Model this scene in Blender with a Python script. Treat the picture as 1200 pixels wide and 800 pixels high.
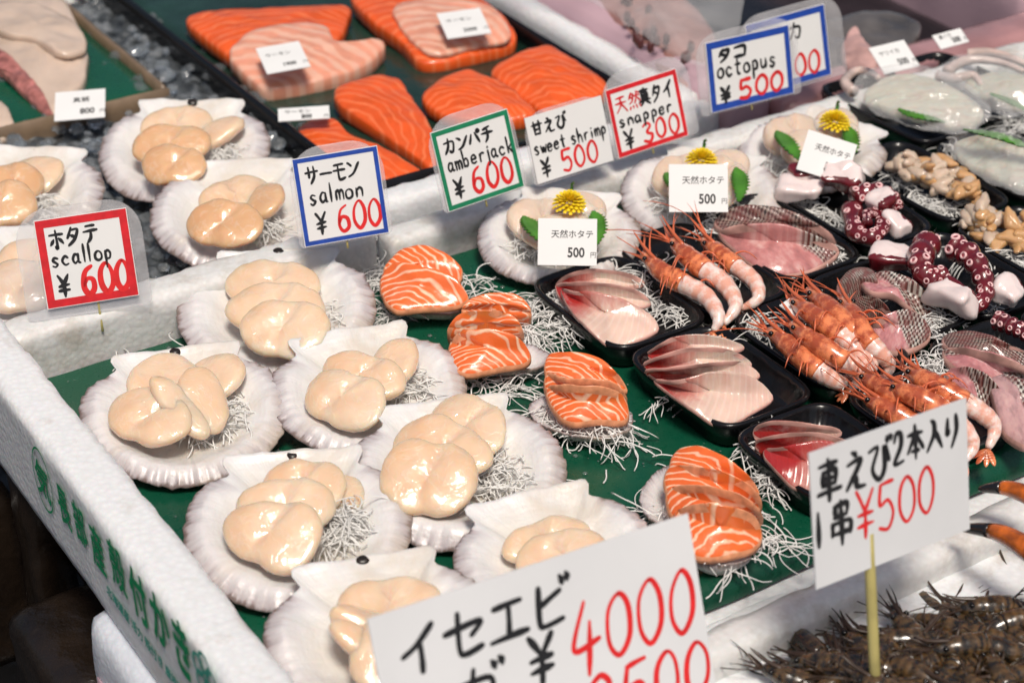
import bpy, math, random
import numpy as np
from mathutils import Vector, Matrix, noise

# ------------------------------------------------------------------ camera, sky, sun, exposure
for _o in list(bpy.data.objects): bpy.data.objects.remove(_o)
SC = bpy.context.scene
COL = SC.collection
FPX, PITCH, DIST = 2300.0, math.radians(31.5), 1.25
CAM = np.array([0, -DIST*math.cos(PITCH), DIST*math.sin(PITCH)])
CF = np.array([0, math.cos(PITCH), -math.sin(PITCH)]); CR = np.array([1.0, 0, 0]); CU = np.cross(CR, CF)
cam = bpy.data.objects.new('camera', bpy.data.cameras.new('camera')); COL.objects.link(cam)
cam.location = CAM; cam.rotation_euler = (math.pi/2-PITCH, 0, 0)
cam.data.sensor_width = 36; cam.data.lens = FPX/1200*36
cam.data.clip_start = .05; cam.data.clip_end = 500
cam.data.dof.use_dof = True; cam.data.dof.focus_distance = 1.17; cam.data.dof.aperture_fstop = 8.5
SC.camera = cam
SUN_EL, SUN_AZ = math.radians(64), math.radians(168)      # high, from the open street side
w = bpy.data.worlds.new('World'); SC.world = w; w.use_nodes = True
nt = w.node_tree; nt.nodes.clear()
sky = nt.nodes.new('ShaderNodeTexSky'); sky.sky_type = 'NISHITA'; sky.sun_disc = False
sky.sun_elevation = SUN_EL; sky.sun_rotation = SUN_AZ; sky.air_density = 1.0; sky.dust_density = 5.0; sky.ozone_density = .6
bg = nt.nodes.new('ShaderNodeBackground'); bg.inputs[1].default_value = .065
wo = nt.nodes.new('ShaderNodeOutputWorld')
nt.links.new(sky.outputs[0], bg.inputs[0]); nt.links.new(bg.outputs[0], wo.inputs[0])
sl = bpy.data.lights.new('sun', 'SUN'); sl.energy = 2.7; sl.angle = math.radians(15); sl.color = (1, .93, .84)
sun = bpy.data.objects.new('sun', sl); COL.objects.link(sun)
sd = Vector((math.sin(SUN_AZ)*math.cos(SUN_EL), math.cos(SUN_AZ)*math.cos(SUN_EL), math.sin(SUN_EL)))
sun.rotation_euler = sd.to_track_quat('Z', 'Y').to_euler(); sun.location = sd*3
vs = SC.view_settings; vs.view_transform = 'Standard'; vs.look = 'None'; vs.exposure = 0.10; vs.gamma = 1; vs.use_curve_mapping = False

# ------------------------------------------------------------------ frames of reference
HD = math.radians(57.4)
AU = np.array([math.sin(HD), math.cos(HD), 0]); AV = np.array([-math.cos(HD), math.sin(HD), 0]); AZ = np.array([0, 0, 1.0])
ROTU = math.atan2(AU[1], AU[0])
def W(x, y, h=0.0):                       # where a sight line meets the height h
    d = CF*FPX + CR*(x-600) + CU*(400-y)
    return CAM + d*((h-CAM[2])/d[2])
def P(a, b, z=0.0): return AU*a + AV*b + AZ*z          # stall coordinates: along the counter, towards the back, up
def rng(s): return random.Random(s)

# ------------------------------------------------------------------ objects
def tag(o, label=None, cat=None, group=None, kind=None):
    if label: o['label'] = label
    if cat: o['category'] = cat
    if group: o['group'] = group
    if kind: o['kind'] = kind
    return o
def empty(name, loc, label, cat, group=None):
    o = bpy.data.objects.new(name, None); COL.objects.link(o); o.location = Vector(loc); o.empty_display_size = .02
    return tag(o, label, cat, group)
def mesh_obj(name, V, F, mat, parent=None, uv=None, smooth=True, midx=None, data=None):
    """one mesh object; vertices in world coordinates, origin moved to the base of the shape"""
    V = np.asarray(V, float)
    c = V.mean(0); c[2] = V[:, 2].min()
    me = bpy.data.meshes.new(name)
    me.from_pydata((V-c).tolist(), [], F)
    mats = mat if isinstance(mat, (list, tuple)) else [mat]
    for m in mats: me.materials.append(m)
    if smooth: me.polygons.foreach_set('use_smooth', [True]*len(me.polygons))
    if midx is not None: me.polygons.foreach_set('material_index', midx)
    if uv is not None:
        l = me.uv_layers.new(name='UVMap')
        vi = np.empty(len(me.loops), dtype=np.int32); me.loops.foreach_get('vertex_index', vi)
        l.data.foreach_set('uv', np.asarray(uv, float)[vi].ravel())
    me.update()
    o = bpy.data.objects.new(name, me); COL.objects.link(o)
    if parent is not None:
        o.parent = parent
        o.location = Vector(c) - world_loc(parent)
    else: o.location = Vector(c)
    return o
def world_loc(o):
    l = o.location.copy()
    while o.parent is not None: o = o.parent; l += o.location
    return l
class MB:
    def __init__(s): s.V = []; s.F = []; s.U = []; s.M = []; s.n = 0
    def add(s, V, F, uv=None, m=0):
        V = np.asarray(V, float); s.V.append(V)
        s.F += [tuple(i+s.n for i in f) for f in F]
        s.U.append(np.zeros((len(V), 2)) if uv is None else np.asarray(uv, float)); s.M += [m]*len(F); s.n += len(V)
        return s
    def build(s, name, mat, parent=None, smooth=True):
        return mesh_obj(name, np.concatenate(s.V), s.F, mat, parent, np.concatenate(s.U), smooth, s.M)
def gridF(nu, nv, cu=False, flip=False):
    F = []
    for j in range(nv-1):
        for i in range(nu if cu else nu-1):
            a = j*nu+i; b = j*nu+(i+1) % nu; f = (a, b, b+nu, a+nu)
            F.append(f[::-1] if flip else f)
    return F
def tube(pts, rad, seg=6, cap=True):
    pts = np.asarray(pts, float); n = len(pts)
    rad = np.full(n, rad) if np.isscalar(rad) else np.asarray(rad, float)
    T = np.gradient(pts, axis=0); T /= np.linalg.norm(T, axis=1)[:, None]+1e-12
    ref = np.array([0, 0, 1.0]) if abs(T[0][2]) < .9 else np.array([1.0, 0, 0])
    a = np.arange(seg)*2*math.pi/seg; V = []
    X = np.cross(T[0], ref); X /= np.linalg.norm(X)
    for k in range(n):
        X = X - T[k]*(X@T[k]); X /= np.linalg.norm(X)+1e-12
        Y = np.cross(T[k], X)
        V.append(pts[k] + rad[k]*(np.cos(a)[:, None]*X + np.sin(a)[:, None]*Y))
    V = np.concatenate(V); F = gridF(seg, n, True)
    uv = np.array([[i/seg, k/(n-1)] for k in range(n) for i in range(seg)])
    if cap: F = F + [tuple(range(seg))[::-1], tuple(range((n-1)*seg, n*seg))]
    return V, F, uv
def crom(pts, n, closed=False):
    """Catmull-Rom through pts, n samples"""
    p = np.asarray(pts, float); m = len(p); out = []
    segs = m if closed else m-1
    for k in range(n):
        t = k/(n if closed else n-1)*segs; i = min(int(t), segs-1); f = t-i
        g = (lambda q: p[q % m]) if closed else (lambda q: p[min(max(q, 0), m-1)])
        a, b, c, d = g(i-1), g(i), g(i+1), g(i+2)
        out.append(.5*((2*b)+(-a+c)*f+(2*a-5*b+4*c-d)*f*f+(-a+3*b-3*c+d)*f**3))
    return np.array(out)
def nz(p, s=1.0, seed=0.0): return noise.noise(Vector((p[0]*s+seed*7.3, p[1]*s-seed*3.1, p[2]*s+seed)))
def rounded_block(c0, c1, r=.004, cell=.008, rough=.0008, chip=.002, seed=0, frame=True):
    """worn rounded block between two corners in stall coordinates"""
    a = np.array(c0, float); b = np.array(c1, float); V = []; F = []; key = {}
    ns = [max(2, min(90, int(math.ceil((b[i]-a[i])/cell)))) for i in range(3)]
    def vid(i, j, k):
        q = (i, j, k)
        if q not in key:
            p = a + (b-a)*np.array([i/ns[0], j/ns[1], k/ns[2]])
            inn = np.clip(p, a+r, b-r); d = p-inn; L = np.linalg.norm(d)
            if L > 1e-9: p = inn + d/L*r
            n1 = nz(p, 45, seed); n2 = nz(p, 170, seed+5); n3 = nz(p, 18, seed+9)
            p = p + (d/L if L > 1e-9 else 0)*(rough*(n1+n2*.8))
            if (d > 0).sum() >= 1 and d[2] > 0 and (abs(d[0]) > 1e-9 or abs(d[1]) > 1e-9): p = p - d/L*chip*max(0, n2+n1+.25)
            p[2] += rough*2*n3
            key[q] = len(V); V.append(P(*p) if frame else p)
        return key[q]
    for ax in range(3):
        o1, o2 = [(1, 2), (2, 0), (0, 1)][ax]
        for side in (0, ns[ax]):
            for i in range(ns[o1]):
                for j in range(ns[o2]):
                    def g(x, y):
                        q = [0, 0, 0]; q[ax] = side; q[o1] = x; q[o2] = y; return vid(*q)
                    f = (g(i, j), g(i+1, j), g(i+1, j+1), g(i, j+1))
                    F.append(f if side else f[::-1])
    return V, F
def pad(outline, thick=.006, bulge=.003, n=40, rings=7, edge=.35, noise_amp=.0004, seed=0, ang=None, smooth=True, uvbox=None, corner=None):
    """closed soft slab from a traced outline [(x,y,h)...] on the photo, heights in metres; top bulges, sides go down by thick"""
    W3 = np.array([W(x, y, h) for x, y, h in outline])
    C = crom(W3, n, True) if smooth else lin(W3, n)
    return slab_from(C, thick, bulge, rings, edge, noise_amp, seed, ang)
def lin(p, n):
    q = np.vstack([p, p[:1]]); L = np.r_[0, np.cumsum(np.linalg.norm(np.diff(q, axis=0), axis=1))]
    t = np.arange(n)/n*L[-1]
    return np.stack([np.interp(t, L, q[:, i]) for i in range(3)], 1)
def slab_from(C, thick, bulge, rings=7, edge=.35, noise_amp=.0004, seed=0, ang=None):
    C = np.asarray(C, float); n = len(C)
    area = 0.5*np.sum(C[:, 0]*np.roll(C[:, 1], -1)-np.roll(C[:, 0], -1)*C[:, 1])
    if area < 0: C = C[::-1]
    cen = C.mean(0)
    prof = [(1, -1.0, 0)]                       # (radius fraction, z in thickness, -)
    V = []
    er = min(thick*.34, .0026)
    size = np.linalg.norm(C-cen, axis=1).mean()
    steps = [(1.0-er*.8/size, -thick), (1.0, -thick*.8), (1.0, -er), (1.0-er*.35/size, -er*.35), (1.0-er/size, 0)]
    for k in range(1, rings+1): steps.append(((1.0-er/size)*(1-k/(rings+.35)), 0.0))
    for r, z in steps:
        for i in range(n):
            p = cen + (C[i]-cen)*r
            q = p.copy(); q[2] += z + (bulge*(1-r*r) if z > -thick*.6 else 0)
            if z > -thick*.9: q += noise_amp*np.array([nz(p, 130, seed), nz(p, 130, seed+3), 1.6*nz(p, 90, seed+6)])
            V.append(q)
    V.append(cen + np.array([0, 0, bulge+noise_amp*nz(cen, 90, seed)])); V.append(cen+np.array([0, 0, -thick]))
    m = len(steps); F = gridF(n, m, True); top = n*m
    F += [((m-1)*n+i, (m-1)*n+(i+1) % n, top) for i in range(n)] + [((i+1) % n, i, top+1) for i in range(n)]
    V = np.array(V)
    if ang is None: ax = CR.copy()
    else: ax = np.array([math.cos(ang), math.sin(ang), 0])
    ay = np.cross(AZ, ax); X = (V-cen)@ax; Y = (V-cen)@ay
    uv = np.stack([(X-X.min())/(np.ptp(X)+1e-9), (Y-Y.min())/(np.ptp(Y)+1e-9)], 1)
    return V, F, uv
def img_axes(px, py, h, ang):
    """horizontal axes whose first one looks turned by ang degrees in the picture plane"""
    a = math.radians(ang); p = W(px, py, h); q = W(px+20*math.cos(a), py-20*math.sin(a), h)
    x = (q-p)/np.linalg.norm(q-p); return p, x, np.cross(AZ, x)

# ------------------------------------------------------------------ materials
class NB:
    def __init__(s, name):
        s.m = bpy.data.materials.new(name); s.m.use_nodes = True; s.t = s.m.node_tree; s.b = s.t.nodes['Principled BSDF']; s.out = s.t.nodes['Material Output']
        s._tc = None
    def n(s, ty, **kw):
        x = s.t.nodes.new('ShaderNode'+ty)
        for k, v in kw.items(): setattr(x, k, v)
        return x
    def l(s, a, b): s.t.links.new(a, b)
    def tc(s, which='Object'):
        if s._tc is None: s._tc = s.n('TexCoord')
        return s._tc.outputs[which]
    def set(s, **kw):
        for k, v in kw.items(): s.b.inputs[k.replace('_', ' ')].default_value = v
    def math(s, op, a, b=None, c=None, clamp=False):
        x = s.n('Math', operation=op, use_clamp=clamp)
        for i, v in enumerate((a, b, c)):
            if v is None: continue
            if isinstance(v, (int, float)): x.inputs[i].default_value = v
            else: s.l(v, x.inputs[i])
        return x.outputs[0]
    def noise(s, scale, detail=3, rough=.5, vec=None, dist=0.0):
        x = s.n('TexNoise'); x.inputs['Scale'].default_value = scale; x.inputs['Detail'].default_value = detail; x.inputs['Roughness'].default_value = rough; x.inputs['Distortion'].default_value = dist
        s.l(vec if vec is not None else s.tc(), x.inputs['Vector']); return x.outputs['Fac']
    def voro(s, scale, feature='F1', vec=None, out='Distance'):
        x = s.n('TexVoronoi', feature=feature); x.inputs['Scale'].default_value = scale
        s.l(vec if vec is not None else s.tc(), x.inputs['Vector']); return x.outputs[out]
    def ramp(s, fac, stops, interp='LINEAR'):
        x = s.n('ValToRGB'); cr = x.color_ramp; cr.interpolation = interp
        while len(cr.elements) < len(stops): cr.elements.new(.5)
        for e, (p, c) in zip(cr.elements, stops):
            e.position = p; e.color = (*c, 1) if not isinstance(c, (int, float)) else (c, c, c, 1)
        s.l(fac, x.inputs[0]); return x.outputs[0]
    def mix(s, fac, a, b):
        x = s.n('Mix', data_type='RGBA')
        for i, v in ((0, fac), (6, a), (7, b)):
            if isinstance(v, (int, float)): x.inputs[i].default_value = v
            elif isinstance(v, tuple): x.inputs[i].default_value = (*v, 1)
            else: s.l(v, x.inputs[i])
        return x.outputs[2]
    def color(s, o): s.l(o, s.b.inputs['Base Color'])
    def bump(s, h, strength=.3, dist=.002):
        x = s.n('Bump'); x.inputs['Strength'].default_value = strength; x.inputs['Distance'].default_value = dist
        s.l(h, x.inputs['Height']); s.l(x.outputs[0], s.b.inputs['Normal']); return x
def simple(name, col, rough=.5, var=.12, scale=60, bump=.0, bscale=200, bdist=.001, sss=0, srad=(1, .5, .3), sscale=.004, coat=0, **kw):
    b = NB(name); n = b.noise(scale, 4)
    d = tuple(c*(1-var) for c in col); e = tuple(min(1, c*(1+var)) for c in col)
    b.color(b.ramp(n, [(.3, d), (.7, e)])); b.set(Roughness=rough, **kw)
    if sss: b.set(Subsurface_Weight=sss, Subsurface_Scale=sscale); b.b.inputs['Subsurface Radius'].default_value = srad
    if coat: b.set(Coat_Weight=coat, Coat_Roughness=.06)
    if bump: b.bump(b.noise(bscale, 4), bump, bdist)
    return b.m
def M_foam(name='polystyrene', col=(.80, .81, .82), dirt=(.42, .33, .24), amt=.585):
    b = NB(name); v = b.voro(260); n = b.noise(14, 6, .65); n2 = b.noise(70, 5, .7)
    c = b.ramp(v, [(0, col), (.75, tuple(x*.9 for x in col))])
    d = b.ramp(b.math('ADD', b.math('MULTIPLY', n, .6), b.math('MULTIPLY', n2, .4)), [(amt-.04, 0.0), (amt+.1, 1.0)])
    b.color(b.mix(b.math('MULTIPLY', d, .55), c, dirt)); b.set(Roughness=.42)
    b.set(Subsurface_Weight=.15, Subsurface_Scale=.004)
    b.bump(b.math('ADD', b.math('MULTIPLY', v, -1), b.math('MULTIPLY', n2, .6)), .28, .0010); return b.m
def M_sheet():
    b = NB('green_vinyl'); n = b.noise(9, 4); n2 = b.noise(160, 5, .6)
    c = b.ramp(n, [(.3, (.002, .052, .027)), (.7, (.006, .088, .045))])
    spk = b.ramp(b.noise(420, 2), [(.70, 0.0), (.76, 1.0)])
    b.color(b.mix(b.math('MULTIPLY', spk, .25), c, (.25, .33, .28)))
    r = b.ramp(n2, [(.35, .22), (.65, .42)]); b.l(r, b.b.inputs['Roughness'])
    b.bump(b.math('ADD', n, b.math('MULTIPLY', n2, .12)), .25, .004); return b.m
def M_scallop(name='scallop_flesh', col=(.90, .685, .50)):
    b = NB(name); n = b.noise(48, 3); n2 = b.noise(240, 5, .6)
    oi = b.n('ObjectInfo'); lw = b.n('LayerWeight'); lw.inputs[0].default_value = .35
    c = b.ramp(n, [(.25, tuple(x*k for x, k in zip(col, (.96, .84, .72)))), (.5, col), (.78, tuple(min(1, x*k) for x, k in zip(col, (1.04, 1.12, 1.2))))])
    c = b.mix(b.math('MULTIPLY', oi.outputs['Random'], .4), c, tuple(x*k for x, k in zip(col, (.95, .80, .66))))
    vein = b.ramp(b.noise(38, 4, .6, dist=1.5), [(.47, 0.0), (.5, 1.0), (.53, 0.0)])
    c = b.mix(b.math('MULTIPLY', vein, .22), c, (.95, .85, .74))
    b.color(c); b.set(Roughness=.26, Subsurface_Weight=1.0, Subsurface_Scale=.0075, Coat_Weight=1.0, Coat_Roughness=.03, Coat_IOR=1.6, Transmission_Weight=.12)
    b.b.inputs['Subsurface Radius'].default_value = (1, .6, .36)
    b.bump(b.math('ADD', b.math('MULTIPLY', n2, .5), b.math('ADD', b.math('MULTIPLY', b.noise(60, 2, .5, dist=.6), 1.3), b.math('MULTIPLY', vein, .25))), .36, .0014)
    cb = b.n('Bump'); cb.inputs['Strength'].default_value = .7; cb.inputs['Distance'].default_value = .002; b.l(b.noise(85, 3, .55, dist=1.2), cb.inputs['Height']); b.l(cb.outputs[0], b.b.inputs['Coat Normal']); return b.m
def M_shell():
    """UV.y = distance from the hinge centre to the lip, UV.x = angle; grey and lavender streaks towards the lip"""
    b = NB('shell_nacre'); s = b.n('SeparateXYZ'); b.l(b.tc('UV'), s.inputs[0])
    n = b.noise(40, 5, .6); n2 = b.noise(300, 5, .6)
    cv = b.n('CombineXYZ'); b.l(b.math('MULTIPLY', s.outputs['X'], 60), cv.inputs[0]); b.l(b.math('MULTIPLY', s.outputs['Y'], 2.2), cv.inputs[1]); b.l(b.math('MULTIPLY', n, .6), cv.inputs[2])
    st = b.noise(1.4, 4, .65, cv.outputs[0])
    rr = b.math('ADD', s.outputs['Y'], b.math('ADD', b.math('MULTIPLY', b.math('SUBTRACT', n, .5), .12), b.math('MULTIPLY', b.math('SUBTRACT', st, .5), .22)))
    c = b.ramp(rr, [(0, (.62, .58, .51)), (.45, (.72, .69, .64)), (.70, (.74, .73, .72)), (.85, (.67, .64, .64)), (.96, (.46, .41, .42)), (1.0, (.20, .15, .14))])
    gl = b.math('SINE', b.math('MULTIPLY', b.math('ADD', s.outputs['Y'], b.math('MULTIPLY', n, .02)), 130))
    c = b.mix(b.math('MULTIPLY', b.ramp(b.noise(22, 5, .65), [(.5, 0.0), (.68, 1.0)]), .55), c, (.62, .53, .42))
    b.color(c); b.set(Roughness=.34, Subsurface_Weight=.12, Subsurface_Scale=.003, Coat_Weight=.2, Coat_Roughness=.15)
    b.bump(b.math('ADD', b.math('MULTIPLY', gl, .05), b.math('ADD', n2, b.math('MULTIPLY', st, 1.3))), .42, .0009); return b.m
def M_salmon(name, cx=.1, cy=-.5, K=42, base=(.87, .17, .038), fat=(.95, .62, .43), width=.66):
    """arcs of white fat round a far centre"""
    b = NB(name); s = b.n('SeparateXYZ'); b.l(b.tc('UV'), s.inputs[0])
    oi = b.n('ObjectInfo'); sh = b.math('MULTIPLY', oi.outputs['Random'], .5)
    x = b.math('ADD', b.math('SUBTRACT', s.outputs['X'], cx), b.math('MULTIPLY', sh, .5)); y = b.math('SUBTRACT', b.math('MULTIPLY', s.outputs['Y'], .75), cy)
    x = b.math('ABSOLUTE', b.math('SUBTRACT', x, .25))
    d = b.math('SQRT', b.math('ADD', b.math('MULTIPLY', x, x), b.math('MULTIPLY', b.math('MULTIPLY', y, y), .8)))
    nn = b.noise(3.2, 2, .5, b.tc('UV')); d = b.math('ADD', d, b.math('MULTIPLY', b.math('SUBTRACT', nn, .5), .17))
    sn = b.math('SINE', b.math('MULTIPLY', d, K))
    f = b.ramp(b.math('ADD', b.math('MULTIPLY', sn, .5), .5), [(width, 0.0), (min(.99, width+.30), 1.0)])
    f = b.math('MULTIPLY', f, b.ramp(b.noise(6, 3, .6, b.tc('UV')), [(.3, .55), (.6, 1.0)]))
    c = b.ramp(b.noise(45, 4), [(.3, tuple(k*.82 for k in base)), (.7, tuple(min(1, k*1.12) for k in base))])
    b.color(b.mix(f, c, fat)); b.set(Roughness=.24, Subsurface_Weight=.3, Subsurface_Scale=.003, Coat_Weight=.35, Coat_Roughness=.1)
    b.b.inputs['Subsurface Radius'].default_value = (1, .35, .15)
    b.bump(b.math('ADD', b.math('MULTIPLY', f, .7), b.noise(240, 4)), .25, .0009); return b.m
def M_white_fish(name='white_fish', base=(.72, .52, .43), red=(.44, .035, .03), rx=.40):
    b = NB(name); s = b.n('SeparateXYZ'); b.l(b.tc('UV'), s.inputs[0])
    nn = b.noise(4, 4, .6, b.tc('UV'))
    e = b.math('ADD', s.outputs['X'], b.math('MULTIPLY', b.math('SUBTRACT', nn, .5), .5))
    e = b.math('ADD', e, b.math('MULTIPLY', b.math('SUBTRACT', s.outputs['Y'], .5), -.25))
    fr = b.ramp(e, [(rx-.16, 1.0), (rx+.05, .6), (rx+.24, 0.0)])
    st = b.math('SINE', b.math('ADD', b.math('MULTIPLY', s.outputs['X'], 95), b.math('MULTIPLY', b.math('MULTIPLY', s.outputs['Y'], s.outputs['Y']), 26)))
    sf = b.ramp(b.math('ADD', b.math('MULTIPLY', st, .5), .5), [(.5, 0.0), (1.0, 1.0)])
    c = b.ramp(b.noise(60, 4), [(.3, tuple(k*.86 for k in base)), (.7, tuple(min(1, k*1.12) for k in base))])
    c = b.mix(b.math('MULTIPLY', sf, b.math('MULTIPLY', b.noise(7, 4, .6, b.tc('UV')), .34)), c, (.86, .76, .69))
    top = b.ramp(b.math('ADD', s.outputs['Y'], b.math('MULTIPLY', b.math('SUBTRACT', nn, .5), .12)), [(.66, 0.0), (.86, 1.0)])
    c = b.mix(b.math('MULTIPLY', top, b.math('MULTIPLY', b.ramp(s.outputs['X'], [(.35, 1.0), (.85, .15)]), .85)), c, (.44, .07, .06))
    b.color(b.mix(fr, c, red)); b.set(Roughness=.2, Subsurface_Weight=.35, Subsurface_Scale=.003, Coat_Weight=.5, Coat_Roughness=.07)
    b.bump(b.math('ADD', b.math('MULTIPLY', sf, .5), b.noise(200, 4)), .22, .0009); return b.m
def M_skin(name='fish_skin', sc=26, thr=.5, flesh=(.62, .25, .24), lo=(.035, .03, .022), hi=(.62, .58, .52)):
    """scaly skin on the back part of a slice (UV.y > thr), pink flesh in front"""
    b = NB(name); s = b.n('SeparateXYZ'); b.l(b.tc('UV'), s.inputs[0])
    nn = b.noise(3, 3, .6, b.tc('UV'))
    X = b.math('ADD', b.math('MULTIPLY', s.outputs['X'], sc*3.14), b.math('MULTIPLY', nn, 3)); Y = b.math('MULTIPLY', s.outputs['Y'], sc*2.0)
    sn = b.math('MULTIPLY', b.math('SINE', b.math('ADD', X, Y)), b.math('SINE', b.math('SUBTRACT', X, Y)))
    c1 = b.ramp(b.math('ADD', b.math('MULTIPLY', sn, .5), .5), [(.35, lo), (.62, hi)])
    c1 = b.mix(b.ramp(b.noise(6, 5, .7, b.tc('UV')), [(.40, 0.0), (.60, .85)]), c1, (.20, .055, .05))
    c2 = b.ramp(b.noise(5, 5, .6, b.tc('UV')), [(.3, tuple(k*.6 for k in flesh)), (.5, flesh), (.72, (.72, .48, .44))])
    e = b.math('ADD', s.outputs['Y'], b.math('MULTIPLY', b.math('SUBTRACT', nn, .5), .35))
    f = b.ramp(e, [(thr-.03, 0.0), (thr+.03, 1.0)])
    b.color(b.mix(f, c2, c1)); b.set(Roughness=.22, Subsurface_Weight=.15, Subsurface_Scale=.003, Coat_Weight=.5, Coat_Roughness=.08)
    b.bump(b.math('ADD', b.math('MULTIPLY', b.math('MULTIPLY', sn, f), .8), b.noise(200, 3)), .35, .0012); return b.m
def M_shrimp(name, c0, c1, rough=.18):
    b = NB(name); s = b.n('SeparateXYZ'); b.l(b.tc('UV'), s.inputs[0])
    band = b.math('SINE', b.math('MULTIPLY', s.outputs['Y'], 42)); n = b.noise(85, 6, .75)
    f = b.ramp(b.math('ADD', b.math('MULTIPLY', band, .045), n), [(.42, 0.0), (.58, 1.0)])
    b.color(b.mix(f, c0, c1)); b.set(Roughness=rough, Subsurface_Weight=.25, Subsurface_Scale=.003, Coat_Weight=.7, Coat_Roughness=.06)
    b.bump(b.math('ADD', n, b.math('MULTIPLY', band, .25)), .3, .001); return b.m
def M_film(name='clear_sleeve', a=.30, col=(.75, .74, .76), bumpy=.15, rough=.16):
    b = NB(name); tr = b.n('BsdfTransparent'); mx = b.n('MixShader'); b.color(b.ramp(b.noise(30, 4), [(.3, tuple(c*.9 for c in col)), (.7, col)])); b.set(Roughness=rough, Specular_IOR_Level=.9)
    b.bump(b.noise(45, 3, .5, dist=1.0), bumpy, .004)
    f = b.ramp(b.noise(14, 4, .6), [(.35, a*.6), (.7, a*1.3)]); b.l(f, mx.inputs[0])
    b.l(tr.outputs[0], mx.inputs[1]); b.l(b.b.outputs[0], mx.inputs[2]); b.l(mx.outputs[0], b.out.inputs[0]); return b.m
def M_ice():
    b = NB('wet_crushed_ice'); v = b.voro(70); n = b.noise(60, 5, .6)
    b.color(b.ramp(b.math('ADD', b.math('MULTIPLY', v, .5), b.math('MULTIPLY', n, .6)), [(.3, (.02, .023, .026)), (.55, (.08, .09, .097)), (.8, (.26, .28, .30))]))
    b.set(Roughness=.09, Transmission_Weight=.25, IOR=1.31, Coat_Weight=.4); b.bump(b.math('ADD', v, n), .6, .004); return b.m

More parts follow.
